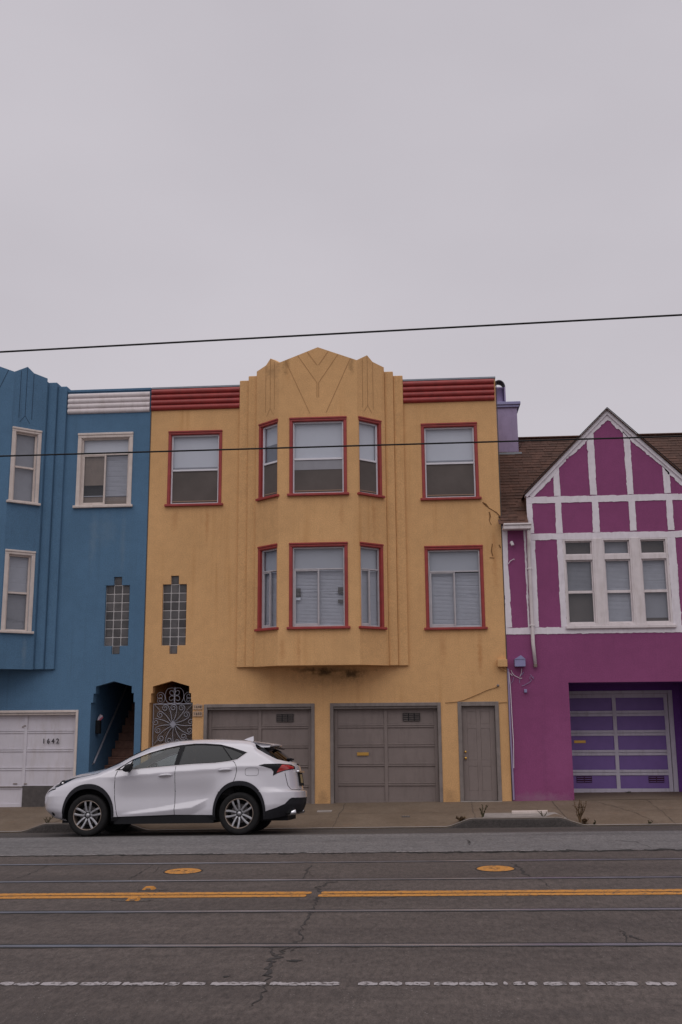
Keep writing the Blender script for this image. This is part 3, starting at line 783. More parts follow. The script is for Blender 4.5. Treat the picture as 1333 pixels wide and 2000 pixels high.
def text(parent, name, txt, size, T3, mat, depth=.006, sp=1.25):
    cu = bpy.data.curves.new(name, 'FONT'); cu.body = txt; cu.size = size; cu.extrude = depth/2; cu.align_x = 'LEFT'; cu.offset = .003 if size > .1 else .0; cu.space_character = sp
    tmp = bpy.data.objects.new(name+'_t', cu); COL.objects.link(tmp)
    me = bpy.data.meshes.new_from_object(tmp.evaluated_get(bpy.context.evaluated_depsgraph_get()))
    vs = [T3(v.co.x, v.co.y, v.co.z) for v in me.vertices]; fs = [tuple(p.vertices) for p in me.polygons]
    bpy.data.objects.remove(tmp); bpy.data.curves.remove(cu); bpy.data.meshes.remove(me)
    return MB().add(vs, fs).build(name, mat, parent)
def glass_blocks(root, xc, x0, x1, z0, z1, zt, zl):
    """stepped glass block window: 3 x 7 blocks with one more above and below"""
    T = TF(0); cw = (x1-x0)/3; rh = (z1-z0)/7
    m = MB(); bx(T, x0-.002, x1+.002, z0-.002, z1+.002, -.13, -.062, 0, m)
    xm0, xm1 = x0+cw, x1-cw
    bx(T, xm0, xm1, z1+.002, zt, -.13, -.062, 0, m); bx(T, xm0, xm1, zl, z0-.002, -.13, -.062, 0, m)
    f = m.build('glass_block_window', M_MORT, root); src = None
    cells = [(i, x0+cw*(i+.5), z0+rh*(j+.5)) for j in range(7) for i in range(3)]+[(1, (xm0+xm1)/2, (z1+zt)/2), (1, (xm0+xm1)/2, (z0+zl)/2)]
    for (i, x, z) in cells:
        if src is None:
            src = MB().box(x-cw*.5+.008, x+cw*.5-.008, .052, .10, z-rh*.5+.008, z+rh*.5-.008, 0, .012).build('glass_block', M_BLOCK, f)
        else: inst(src, 'glass_block', f, (x, .076, z))
    return [(x0, z0), (xm0, z0), (xm0, zl), (xm1, zl), (xm1, z0), (x1, z0), (x1, z1), (xm1, z1), (xm1, zt), (xm0, zt), (xm0, z1), (x0, z1)]
def entry(root, x0, x1, zb, mat, name):
    """recessed porch with a straight stair climbing away from the street"""
    m = MB(); d = 4.2
    m.add([(x0, .17, zb-.3), (x0, d, zb-.3), (x0, d, 4.6), (x0, .17, 4.6)], [(0, 1, 2, 3)])
    m.add([(x1, .17, zb-.3), (x1, d, zb-.3), (x1, d, 4.6), (x1, .17, 4.6)], [(0, 1, 2, 3)])
    m.add([(x0, d, zb-.3), (x1, d, zb-.3), (x1, d, 4.6), (x0, d, 4.6)], [(0, 1, 2, 3)])
    m.add([(x0, .17, 2.66), (x1, .17, 2.66), (x1, 1.2, 2.66), (x0, 1.2, 2.66)], [(0, 1, 2, 3)])
    m.add([(x0, 1.2, 2.66), (x1, 1.2, 2.66), (x1, d, 4.6), (x0, d, 4.6)], [(0, 1, 2, 3)])
    m.build('porch', mat, root)
    st = MB().box(x0+.001, x1-.001, .16, .40, zb-.3, zb+.10).build('entry_stair', M_BRNS, root)
    for i in range(14):
        y = .40+.255*i; z = zb+.10+.178*(i+1)
        mm = MB(); mm.box(x0+.003, x1-.003, y, y+.30, z-.178, z-.03, 0, .004); mm.box(x0+.003, x1-.003, y-.025, y+.28, z-.03, z, 0, .006)
        mm.build('step', M_BRNS, st)

# ------------------------------------------------------------------ yellow house
YL, YR = -6.13, 1.92
yh = empty('row_house', (-2.1, 0, base(-2.1)), 'yellow stucco row house with red trimmed windows and a stepped angular bay', 'house', 'attached row houses on the street')
T0 = TF(0)
Wd = dict(ul=(-5.70, -4.43, 6.61, 8.415), ur=(.185, 1.465, 6.615, 8.425), lr=(.20, 1.497, 3.694, 5.575))
door_open = [(-5.971, -.6), (-4.990, -.6), (-4.995, 2.173), (-5.034, 2.173), (-5.036, 2.378), (-5.078, 2.378), (-5.082, 2.531), (-5.478, 2.648), (-5.905, 2.531), (-5.908, 2.378), (-5.940, 2.378), (-5.943, 2.173), (-5.973, 2.173)]
gbx = (-5.742, -5.187, 3.433, 4.815, 5.008, 3.243)
gb_hole = glass_blocks(yh, -5.46, *gbx)
GAR = ((-4.742, -2.283), (-1.945, .470))
PD = (.832, 1.718)
holes = [rect(a+.055, b-.055, c+.05, d-.075) for a, b, c, d in Wd.values()]+[door_open, gb_hole]
holes += [rect(a+.05, b-.05, -.6, 2.09) for a, b in GAR]+[rect(PD[0]+.05, PD[1]-.05, -.6, 2.09)]
m = MB(); wall(m, rect(YL, YR, -.6, 9.45), holes, T0, .22)
m.add([(YL, 0, -.6), (YL, .3, -.6), (YL, .3, 9.45), (YL, 0, 9.45)], [(0, 1, 2, 3)]); m.add([(YR, 0, -.6), (YR, .3, -.6), (YR, .3, 9.45), (YR, 0, 9.45)], [(0, 1, 2, 3)])
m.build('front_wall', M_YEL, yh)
house_shell(yh, YL, YR, 9.44, 13, M_YEL)
XB = -2.115
MB().box(YL-.005, XB-1.905, -.03, .3, 9.452, 9.50, 0, .006).build('coping', M_COP, yh); MB().box(XB+1.905, YR+.005, -.03, .3, 9.452, 9.50, 0, .006).build('coping', M_COP, yh)
ribs(yh, YL+.005, XB-1.91, 8.925, 9.448, 4, M_RED); ribs(yh, XB+1.91, YR-.035, 8.925, 9.448, 4, M_RED)
for i, k in enumerate(('ul', 'ur')):
    a, b, c, d = Wd[k]; w, p, R = window(yh, T0, a, b, c, d, M_RED, M_VIN, 'hung', seed=i, mid=.49)
    shade(w, T0, R); bx(T0, R[0], R[1], p[0][2]+.02, p[0][2]+.06, -.118, -.105, .003).build('blind_rail', M_BLINDD, w)
a, b, c, d = Wd['lr']; w, p, R = window(yh, T0, a, b, c, d, M_RED, M_ALU, 'slider', seed=4)
blind(w, T0, R, v1=p[1][3]+.03, seed=4, sag=.012, pitch=.03); shade(w, T0, R, M_SHADE2, v0=p[0][2]-.02)
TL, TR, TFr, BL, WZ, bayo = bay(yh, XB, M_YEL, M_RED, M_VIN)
# bay windows
for lev, (v0, v1) in enumerate(WZ):
    sty = 'hung' if lev == 0 else 'slider'; fm = M_VIN if lev == 0 else M_ALU
    w, p, R = window(yh, TFr, -.642, .642, v0, v1, M_RED, fm, sty, seed=10+lev, mid=.48, flat=.02)
    if lev == 0:
        shade(w, TFr, R, v0=p[0][2]-.03); 
        bx(TFr, p[1][0], p[1][1], p[1][3]-.22, p[1][3]-.01, -.060, -.057, 0).build('screen_upper', M_BLINDD, w)
    else:
        blind(w, TFr, R, v1=p[1][3]+.03, seed=5, pitch=.03, sag=.006); shade(w, TFr, R, M_SHADE2, v0=p[0][2]-.02)
        for (u0, u1, z0, z1) in ((p[1][0], p[1][0]+.105, 4.40, 4.59), (p[2][1]-.12, p[2][1], 4.46, 4.60), (p[2][1]-.12, p[2][1], 4.25, 4.33)):
            bx(TFr, u0, u1, z0, z1, -.084, -.080, 0).build('window_sticker', M_PATCH, w)
        bx(TFr, p[1][0], p[1][0]+.10, 4.33, 4.385, -.084, -.080, 0).build('window_sticker', M_SHADE, w)
    for T, left in ((TL, True), (TR, False)):
        a, b = (.115, .762) if left else (BL-.762, BL-.115)
        w, p, R = window(yh, T, a, b, v0, v1, M_RED, fm, sty, seed=20+lev, mid=.47, jr=not left, jl=left, sill=True, flat=.02, trimw=.07)
        if lev == 0:
            shade(w, T, R, v0=(p[0][2]+.42 if left else p[0][2]-.03), v1=None)
            if left: shade(w, T, R, M_BLINDD, v1=p[0][2]+.42)
        else: blind(w, T, R, v1=p[1][3]+.03, seed=7, pitch=.03); shade(w, T, R, M_SHADE2, v0=p[0][2]-.02)
# garage doors and side door
for gi, (a, b) in enumerate(GAR):
    vb = base((a+b)/2)-.03
    dr, cells, w = garage(yh, T0, a, b, vb, 2.13, M_GAR, M_GFR, 5, fw=.075, setback=.13)
    cx = (a+b)/2; vx0 = a+(1.60 if gi == 0 else 1.585)
    louvre(dr, T0, vx0, vx0+.375, 1.735, 1.905, w+.002, M_GAR, 3, 4)
    if gi == 1: mailslot(dr, T0, a+.575, a+.83, 1.005, 1.075, w)
a, b = PD; vb = base(1.27)-.005
m = MB(); bx(T0, a, a+.085, vb-.3, 2.137, -.15, .022, .006, m); bx(T0, b-.085, b, vb-.3, 2.137, -.15, .022, .006, m); bx(T0, a+.085, b-.085, 2.045, 2.137, -.15, .022, .006, m)
m.build('door_frame', M_GFR, yh)
m = MB(); a += .09; b -= .09; w = -.075
bx(T0, a, b, vb+.02, 2.04, w-.04, w-.014, 0, m); mid_ = (a+b)/2
for u0, u1 in ((a, a+.11), (mid_-.045, mid_+.045), (b-.11, b)): bx(T0, u0, u1, vb+.02, 2.04, w-.02, w, .003, m)
rz = (vb+.02, vb+.22, vb+.73, vb+.86, vb+1.52, vb+1.62, 1.93, 2.04)
for k in (0, 2, 4, 6):
    for u0, u1 in ((a+.11, mid_-.045), (mid_+.045, b-.11)): bx(T0, u0, u1, rz[k], rz[k+1], w-.02, w-.001, .003, m)
pdr = m.build('side_door', M_GAR, yh)
for k in (1, 3, 5):
    for u0, u1 in ((a+.11, mid_-.045), (mid_+.045, b-.11)): bx(T0, u0+.002, u1-.002, rz[k]+.002, rz[k+1]-.002, w-.02, w-.003, .003).build('panel', M_GAR, pdr)
MB().lathe([(.001, -.05), (.022, -.048), (.03, -.035), (.024, -.02), (.012, -.012), (.012, 0), (.028, .002)], 16, 0, lambda x, y, z: (a+.055+x, .075+y, vb+.90+z)).build('door_knob', M_BRASS, pdr, smooth=True)
MB().lathe([(.001, -.02), (.022, -.018), (.026, 0)], 16, 0, lambda x, y, z: (a+.055+x, .075+y, vb+1.03+z)).build('deadbolt', M_BRASS, pdr, smooth=True)
MB().box(PD[0], PD[1], -.06, .1, vb-.12, vb+.015, 0, .006).build('threshold', M_CONC, yh)
# gate
entry(yh, -5.973, -4.990, base(-5.5), M_YEL, 'yellow')
GX0, GX1, GZ0, GZ1, GY = -5.935, -5.005, base(-5.5)+.06, 2.155, .19
m = MB(); b_ = .022
for x in (GX0, GX1-b_): m.box(x, x+b_, GY-.012, GY+.012, GZ0, GZ1, 0, .003)
for z in (GZ1-b_, GZ0, 1.19, 1.14): m.box(GX0+b_, GX1-b_, GY-.011, GY+.011, z, z+b_, 0, .003)
gate = m.build('entry_gate', M_IRON, yh)
m = MB(); cx, cz = (GX0+GX1)/2, 1.70
sp = .028
for k in range(-60, 60):
    for sg in (1, -1):
        # diagonal lattice clipped to the panel
        c0 = cx+k*sp*1.4; P = []
        for z in (1.215, GZ1-b_):
            P.append((c0+sg*(z-1.7)*.75, z))
        (xa, za), (xb, zb_) = P
        t0, t1 = 0., 1.
        dx = xb-xa
        for lim, sgn in ((GX0+b_, 1), (GX1-b_, -1)):
            fa = (xa-lim)*sgn; fb = (xb-lim)*sgn
            if fa < 0 and fb < 0: t0 = 2; break
            if fa < 0: t0 = max(t0, fa/(fa-fb))
            elif fb < 0: t1 = min(t1, fa/(fa-fb))
        if t0 >= t1: continue
        p = (xa+dx*t0, za+(zb_-za)*t0); q = (xa+dx*t1, za+(zb_-za)*t1)
        d = Vector((q[0]-p[0], q[1]-p[1])).normalized()*.0030; 
        y = GY+.02+(.003 if sg > 0 else 0)
        m.add([(p[0]-d.y, y, p[1]+d.x), (q[0]-d.y, y, q[1]+d.x), (q[0]+d.y, y, q[1]-d.x), (p[0]+d.y, y, p[1]-d.x)], [(0, 1, 2, 3)])
m.build('mesh_screen', M_GFR, gate, kind='stuff')
m = MB(); m.box(GX0+b_, GX1-b_, GY+.028, GY+.034, GZ0+.02, 1.135); m.build('kick_plate', M_IRON, gate)
def spiral(cx_, cz_, r0, r1, a0, turns, n=26): return [(cx_+(r0+(r1-r0)*i/n)*cos(a0+turns*2*pi*i/n), GY-.014, cz_+(r0+(r1-r0)*i/n)*sin(a0+turns*2*pi*i/n)) for i in range(n+1)]
R0 = .055
for k in range(13):
    th = 2*pi*k/13+.12; rr = .335 if k % 2 else .37
    ex, ez = cx+cos(th)*rr*1.08, cz+sin(th)*rr*1.08
    rs = .078
    # stem bends from the centre into a closing curl
    a0 = th-pi/2
    curl = spiral(ex, ez, rs, .018, a0, 1.45)
    s0 = Vector((cx+cos(th)*R0, 0, cz+sin(th)*R0)); e0 = Vector(curl[0]); stem = []
    for i in range(8):
        t = i/8; q = s0.lerp(e0, t)+Vector((cos(th+pi/2), 0, sin(th+pi/2)))*(-.02*sin(pi*t)); stem.append((q.x, GY-.014, q.z))
    pts = [p for p in stem+curl if GX0 < p[0] < GX1 and 1.2 < p[2] < GZ1]
    if len(pts) > 4: MB().tube(pts, .0085, 6).build('scroll', M_IRON, gate, smooth=True)
for sx, sz in ((-1, 1), (1, 1), (-1, -1), (1, -1)):
    MB().tube([(cx+sx*.30, GY-.012, cz+sz*.30), (cx+sx*.43, GY-.012, cz+sz*.43)], .006, 6).build('corner_bar', M_IRON, gate)
MB().prism([(cx-.075, cz), (cx, cz-.085), (cx+.075, cz), (cx, cz+.085)], .016, .03, lambda u, v, w: (u, GY-w, v)).build('medallion', M_IRON, gate)
MB().box(-5.19, -5.03, GY-.03, GY+.02, 1.12, 1.34, 0, .01).build('lock_box', M_IRON, gate)
zt = GZ1
MB().tube([(cx+.02, GY-.005, zt), (cx+.025, GY-.005, zt+.34), (cx+.025, GY-.005, zt+.36)], [.011, .010, .013], 8).build('finial_bar', M_IRON, gate)
def scroll_path(ecx, ecy, rx, ry, a0, a1, ct, cb_, r1):
    P = []
    for i in range(17):
        a = radians(a0+(a1-a0)*i/16); P.append((ecx+rx*cos(a), ecy+ry*sin(a)))
    def curl(p, c, sg):
        r0 = sqrt((p[0]-c[0])**2+(p[1]-c[1])**2); b = atan2(p[1]-c[1], p[0]-c[0]); o = []
        for i in range(1, 25): 
            t = i/24; r = r0*(1-t)**.8*(1-r1/r0)+r1; o.append((c[0]+r*cos(b+sg*t*2*pi*1.25), c[1]+r*sin(b+sg*t*2*pi*1.25)))
        return o
    d = 1 if a1 < a0 else -1
    return curl(P[0], ct, d)[::-1]+P+curl(P[-1], cb_, -d)
for s in (-1, 1):
    for P in (scroll_path(85, 135, 80, 130, 95, -95, (45, 195), (52, 78), 14), scroll_path(250, 98, 82, 95, 75, 285, (255, 130), (252, 58), 12)):
        MB().tube([(cx+.016+s*u/782, GY-.005, zt+v/782) for u, v in P], .0062, 6).build('scroll', M_IRON, gate, smooth=True)
# number plaques
for z, s_ in ((2.085, '1648'), (1.935, '1650')):
    P = [(-4.985, z-.055), (-4.775, z-.055), (-4.775, z+.035), (-4.83, z+.045), (-4.88, z+.062), (-4.93, z+.045), (-4.985, z+.035)]
    q = MB().prism(P, 0, .02, T0).build('number_plaque', M_PLQ, yh)
    text(q, 'number', s_, .082, lambda x, y, zz, z=z: (-4.962+x*.88, -.024-zz, z-.036+y), M_NUM)
    MB().box(-4.985, -4.775, -.03, -.0, z-.068, z-.056, 0, .003).build('ledge', M_PLQ, q)
# small fittings on the yellow wall
x0, z0 = at(971.5, 1303); x1, z1 = at(990, 1288)
MB().box(x0, x1, -.16, -.002, z0, z1, 0, .006).build('meter_box', M_YEL, yh)
MB().tube([(x0+.08, -.03, z0), (x0+.12, -.04, z0-.06), (x1-.02, -.04, z0-.09)], .012, 6).build('conduit', M_YEL, yh)
x, z = at(973, 1339)
MB().lathe([(.001, -.09), (.022, -.085), (.028, -.04), (.018, -.01), (.03, 0)], 12, 0, lambda a, b, c: (x+a, b, z+c)).build('flood_lamp', M_GFR, yh, smooth=True)
def cable(parent, name, pts, r, mat, Y=-.012):
    MB().tube([(at(p[0], p[1])[0], Y, at(p[0], p[1])[1]) for p in pts], r, 5).build(name, mat, parent)
cable(yh, 'wall_cable', [(972, 1342), (950, 1349), (930, 1358), (908, 1367), (893, 1371), (870, 1373)], .006, M_SEAMY)
cable(yh, 'wall_cable', [(975, 1373), (985, 1372), (991, 1372)], .006, M_SEAMY)
# cracks of the render (recess lines, geometry 2 mm proud patches of filler)
CRK = [((943, 981), (950, 985), (955, 992), (962, 996), (970, 1001), (976, 1007), (978, 1012)), ((945, 984), (952, 989)), ((956, 1000), (958, 1008), (956, 1016), (960, 1025)),
       ((962, 1062), (960, 1076), (963, 1086)), ((957, 1089), (966, 1090)), ((975, 1064), (978, 1070))]
for i, c in enumerate(CRK):
    m = MB(); pts = [(at(*p)[0], -.006, at(*p)[1]) for p in c]
    rnd = random.Random(i); m.tube(pts, [rnd.uniform(.006, .016) for _ in pts], 5); m.build('render_crack', M_SEAMY, yh)
# ------------------------------------------------------------------ blue house
BLX, BRX = -14.25, -6.14
bh = empty('row_house', (-10.1, 0, base(-10.1)), 'blue stucco row house with white ribbed cornice and white window trim', 'house', 'attached row houses on the street')
XC = -10.07
bd = [(-7.29, -.6), (-6.285, -.6), (-6.30, 2.19), (-6.332, 2.19), (-6.335, 2.39), (-6.38, 2.39), (-6.383, 2.541), (-6.795, 2.653), (-7.20, 2.541), (-7.205, 2.386), (-7.25, 2.386), (-7.255, 2.185), (-7.30, 2.185)]
gb2 = glass_blocks(bh, -6.78, -7.062, -6.505, 3.437, 4.813, 5.005, 3.254)
bw = (-7.865, -6.545, 6.625, 8.428)
bw2 = (-13.6, -12.28, 6.625, 8.428); bw3 = (-13.6, -12.28, 3.69, 5.57)
BG = ((-10.06, -7.575), (-13.3, -10.4))
holes = [rect(a+.06, b-.06, c+.05, d-.08) for a, b, c, d in (bw, bw2, bw3)]+[bd, gb2]+[rect(a+.05, b-.05, -.6, 1.97) for a, b in BG]
m = MB(); wall(m, rect(BLX, BRX, -.6, 9.45), holes, T0, .22)
for x in (BLX, BRX): m.add([(x, 0, -.6), (x, .3, -.6), (x, .3, 9.45), (x, 0, 9.45)], [(0, 1, 2, 3)])
m.build('front_wall', M_BLU, bh)
house_shell(bh, BLX, BRX, 9.44, 13, M_BLU)
MB().box(XC+1.905, BRX-.004, -.03, .3, 9.44, 9.498, 0, .006).build('coping', M_BLU, bh); MB().box(BLX, XC-1.905, -.03, .3, 9.44, 9.498, 0, .006).build('coping', M_COP, bh)
ribs(bh, XC+1.93, BRX-.03, 8.905, 9.405, 4, M_WTR, pr=.042); ribs(bh, BLX+.05, XC-1.93, 8.905, 9.405, 4, M_WTR, pr=.042)
def blue_window(T, a, b, c, d, sty, seed, **k): return window(bh, T, a, b, c, d, M_CRM, M_CRM, sty, trimw=.085, head=.115, sillh=.06, seed=seed, **k)
w, p, R = blue_window(T0, *bw, 'slider', 1, trans=.23)
shade(w, T0, R, v0=p[0][2]-.02); blind(w, T0, (p[2][0]-.01, R[1], R[2]+.13, p[1][3]+.03), seed=3, pitch=.03)
bx(T0, p[1][0], p[1][1]+.01, p[1][2]+.42, p[1][3]+.02, -.105, -.10, 0).build('paper_sheet', M_CARD, w)
m = MB(); rnd = random.Random(5)
for k in range(9):          # rows of faint illegible handwriting: thin ink strokes
    v = p[1][3]-.03-k*.055; u = p[1][0]+.03+rnd.uniform(0, .06)
    while u < p[1][1]-.05:
        l = rnd.uniform(.015, .05)
        for j in range(int(l/.008)): m.add([T0(u+j*.008, v+rnd.uniform(-.010, .010), -.0995), T0(u+j*.008+.005, v+rnd.uniform(-.012, .0), -.0995), T0(u+j*.008+.005, v+rnd.uniform(.0, .012), -.0995)], [(0, 1, 2)])
        u += l+rnd.uniform(.02, .05)
m.build('handwriting', M_PATCH, w, kind='stuff')
bx(T0, R[0], R[1], p[1][2]+.155, p[1][2]+.17, -.112, -.10, 0).build('blind_rail', M_BLIND, w)
bx(T0, R[0], R[1], R[2], p[1][2]+.14, -.13, -.12, 0).build('curtain', M_CARD, w)
w, p, R = blue_window(T0, *bw2, 'slider', 2); shade(w, T0, R)
w, p, R = blue_window(T0, *bw3, 'slider', 3); blind(w, T0, R)
TLb, TRb, TFb, BLb, WZ, bb = bay(bh, XC, M_BLU, M_CRM, M_CRM, blue=True, hw=.42)
for lev, (v0, v1) in enumerate(WZ):
    w, p, R = window(bh, TFb, -.47, .47, v0, v1, M_CRM, M_CRM, 'slider', seed=10+lev, flat=.02); blind(w, TFb, R)
    for T, left in ((TLb, True), (TRb, False)):
        a, b = (.115, .762) if left else (BLb-.762, BLb-.075)
        w, p, R = window(bh, T, a, b, v0+.02, v1, M_CRM, M_CRM, 'hung', trimw=.085, head=.10, seed=20+lev, mid=.50, flat=.02, screen=False)
        if lev == 0: shade(w, T, R, M_BLINDD)
        else: blind(w, T, R, M_BLIND, v0=p[0][2]-.04, seed=3, pitch=.032); blind(w, T, R, M_BLINDD, v1=p[0][2]-.05, seed=4, pitch=.032, w=-.135)
for gi, (a, b) in enumerate(BG):
    vb = base((a+b)/2)+.02
    dr, cells, w = garage(bh, T0, a, b, vb, 2.03, M_WGA, M_CRM, 5, fw=.055, setback=.14, panel_depth=.018)
    if gi == 0:
        x0, z0 = at(83, 1452, .14); x1, z1 = at(115, 1441.5, .14)
        text(dr, 'house_number', '1642', .150, lambda x, y, z: (x0+x*.94, .14-.012-z, z0+y), M_NUM, sp=1.5)
        xa, za = at(43, 1571, .13); xb, zb_ = at(100, 1534.6, .13)
        MB().box(xa, b-.06, .112, .139, vb-.25, zb_, 0, .004).build('patch_board', M_PATCH, dr)
        MB().box(a+.06, xa-.01, .118, .139, zb_-.035, zb_-.012, 0, .002).build('patch_board', M_GFR, dr)
        for (px, py, r_) in ((49, 1418, .03), (45, 1420, .018), (30, 1530, .05), (50, 1527, .035)):
            x, z = at(px, py if py < 1500 else 1531, .135)
            MB().box(x-r_, x+r_, .132, .1385, z-.012, z+.012, 0, .004).build('rust_spot', M_RUSTRIM, dr)
entry(bh, -7.30, -6.285, base(-6.8), M_BLU, 'blue')
# handrail on the left wall of the porch
m = MB(); m.tube([(-7.255, .22, .86), (-7.255, 2.9, 2.85)], .022, 8); hr = m.build('handrail', M_IRON, bh, smooth=False)
for k in (.25, 1.2, 2.2): MB().tube([(-7.30, k, .86+(k-.22)*.742-.05), (-7.255, k, .86+(k-.22)*.742)], .01, 6).build('bracket', M_IRON, hr)
# letter box with leaflets sticking out
mbx = empty('letter_box', (-7.24, .45, 1.78), 'dark narrow letter box with pale leaflets on top inside the blue porch', 'letter box')
MB().box(-7.298, -7.20, .36, .50, 1.50, 1.80, 0, .008).build('box_body', M_BLK, mbx)
lf = empty('leaflet', (-7.24, .43, 1.80), 'pale red and white leaflet sticking out of the letter box in the blue porch', 'leaflet')
MB().add([(-7.27, .40, 1.78), (-7.20, .40, 1.79), (-7.14, .38, 1.90), (-7.20, .38, 1.93), (-7.26, .42, 1.86)], [(0, 1, 2, 3, 4)]).build('page', M_FLAG, lf)
MB().add([(-7.24, .39, 1.78), (-7.18, .37, 1.80), (-7.12, .36, 1.86), (-7.14, .36, 1.88), (-7.21, .38, 1.83)], [(0, 1, 2, 3, 4)]).build('cover_page', M_FLAGR, lf)

# seam flashing between yellow and magenta houses: lavender pipe and loose cables
# ------------------------------------------------------------------ magenta house
PL, PR = 1.935, 9.95
ph = empty('row_house', (5.9, 0, base(5.9)), 'magenta stucco row house with white half timbered gable and brown shingle roof', 'house', 'attached row houses on the street')
GC, GL, GRt, GA, GE = 4.396, 2.507, 6.285, 8.60, 6.70
GX = (3.232, 5.95, 2.527)
CY = 0.0
# window rectangles (measured on the wall plane)
def C6(x, y): return at(940+x/3.392, 780+y/3.392)
wu = [(C6(548, 1200)[0]+.015, C6(760, 1200)[0]), (C6(812, 1200)[0], C6(1005, 1200)[0]+.02), (C6(1056, 1200)[0]+.005, C6(1250, 1200)[0]+.01)]
wz0, wz1 = C6(900, 1495)[1], C6(900, 918)[1]
out = [(PL, -.6), (PR, -.6), (PR, 6.02), (GRt, 6.02), (GRt, GE), (GC, GA), (GL, GE), (GL, 6.02), (PL, 6.02)]
holes = [rect(a+.02, b-.02, wz0+.03, wz1-.03) for a, b in wu]+[rect(GX[0], GX[1], -.6, GX[2]), rect(7.3, 8.3, -.6, 2.35), rect(7.2, 8.6, 3.9, 5.5)]
m = MB(); wall(m, out, holes, T0, .16)
m.add([(PL, 0, -.6), (PL, .3, -.6), (PL, .3, 6), (PL, 0, 6)], [(0, 1, 2, 3)])
m.build('front_wall', M_PNK, ph)
m = MB(); m.box(PL, PL+.12, .17, 9.5, -.6, 5.9); m.box(PR-.12, PR, .17, 9.5, -.6, 5.9); m.box(PL+.12, PR-.12, 9.38, 9.5, -.6, 5.9); m.build('side_wall', M_PNK, ph)
MB().box(PL+.15, PR-.15, .2, 9.3, 5.55, 5.62).build('ceiling_slab', M_TARROOF, ph)
# ragged hand painted timber bands as thin proud boards
def band(pts_a, pts_b, name='timber', seed=0, w=.016, jig=.0042):
    """strip between two polylines in (x, z), edges wobbling like brush work"""
    rnd = random.Random(seed)
    def dens(P):
        o = []
        for (a, b) in zip(P, P[1:]):
            n_ = max(1, int(sqrt((b[0]-a[0])**2+(b[1]-a[1])**2)/.028))
            for i in range(n_): o.append((a[0]+(b[0]-a[0])*i/n_, a[1]+(b[1]-a[1])*i/n_))
        return o+[P[-1]]
    A, B = dens(pts_a), dens(pts_b)
    def jit(P):
        n_ = len(P); o = [P[0]]; e = 0
        for i in range(1, n_-1):
            e = e*.6+rnd.gauss(0, jig)*.55
            if rnd.random() < .08: e += rnd.gauss(0, jig*1.6)
            d = Vector((P[i+1][0]-P[i-1][0], P[i+1][1]-P[i-1][1])).normalized(); o.append((P[i][0]-d.y*e, P[i][1]+d.x*e))
        return o+[P[-1]]
    poly = jit(A)+jit(B)[::-1]
    return MB().prism(poly, -.003, w, T0).build(name, M_TIM, ph)
def c6l(*p): return [C6(*q) for q in p]
mirror = lambda P: [(2*GC-x, z) for x, z in P]
# barge boards (smooth, with a raised outer moulding)
for s, sd_ in ((0, 1), (1, 2)):
    A = [(GL, GE), (GC, GA)]; Bq = [(C6(343, 652)[0], C6(343, 652)[1]), (C6(480, 512)[0], C6(480, 512)[1]), (C6(515, 455)[0]-.0, C6(515, 455)[1]), (C6(700, 280)[0], C6(700, 280)[1]), (C6(742, 225)[0], C6(742, 225)[1]), (GC, C6(835, 140)[1])]
    A2 = [(GL-.0, GE-.0), (GC, GA)]
    if s: A2, Bq = mirror(A2), mirror(Bq)
    band(A2 if s else A2, Bq, 'barge_board', sd_, .016, .009)
    a, b = (GL-.03, GE-.02), (GC, GA+.03)
    if s: a, b = (2*GC-a[0], a[1]), (2*GC-b[0], b[1])
    d = Vector((b[0]-a[0], b[1]-a[1])).normalized(); n_ = Vector((d.y, -d.x))*(1 if not s else -1)
    P = [a, b, (b[0]+(0), b[1]-.12), (a[0]+n_.x*.07, a[1]+n_.y*.07)]
    MB().prism(P, -.16, .05, T0).build('barge_moulding', M_TIM, ph)
# verticals between gable cells, rows of bands
V = [((480, 512), (483, 640), (515, 455), (527, 640)), ((700, 280), (722, 632), (742, 225), (768, 633)), ((938, 210), (970, 630), (985, 262), (1010, 628)), ((1198, 438), (1215, 622), (1247, 485), (1257, 620))]
for i, (a, b, c, d) in enumerate(V): band(c6l(a, b), c6l(c, d), 'timber', 10+i)
V2 = [((490, 682), (497, 888), (528, 680), (541, 886)), ((733, 676), (740, 880), (775, 674), (788, 880)), ((975, 672), (988, 872), (1018, 668), (1031, 868)), ((1224, 664), (1238, 866), (1265, 662), (1281, 866))]
for i, (a, b, c, d) in enumerate(V2): band(c6l(a, b), c6l(c, d), 'timber', 20+i)
xl = GL; xr = GRt
zr1a, zr1b = C6(600, 641)[1], C6(600, 683)[1]; zr2a, zr2b = C6(600, 886)[1], C6(600, 928)[1]
band([(xl, zr1a), (xr, zr1a)], [(xl, zr1b), (xr, zr1b)], 'timber', 31, .0125); band([(xl, zr2a), (xr, zr2a)], [(xl, zr2b), (xr, zr2b)], 'timber', 32, .0125)
zb1, zb2 = C6(600, 1508)[1], C6(600, 1552)[1]
band([(PL, zb1), (PR, zb1)], [(PL, zb2), (PR, zb2)], 'timber', 33, .0125)
band([(xl, zr1b), (xl, zr2a)], c6l((338, 690), (352, 886)), 'timber', 34, .0115); band(mirror([(xl, zr1b), (xl, zr2a)]), mirror(c6l((338, 690), (352, 886))), 'timber', 35, .0115)
band([(xl+.0, zr2b), (xl, zb1)], c6l((357, 935), (384, 1508)), 'timber', 36, .0115); band(mirror([(xl+.0, zr2b), (xl, zb1)]), mirror(c6l((357, 935), (384, 1508))), 'timber', 37, .0115)
band(c6l((502, 930), (532, 1508)), [(wu[0][0]+.0, zr2b), (wu[0][0], zb1)], 'timber', 38, .0115)
band([(wu[2][1], zr2b), (wu[2][1], zb1)], [(wu[2][1]+.17, zr2b), (wu[2][1]+.17, zb1)], 'timber', 39, .0115)
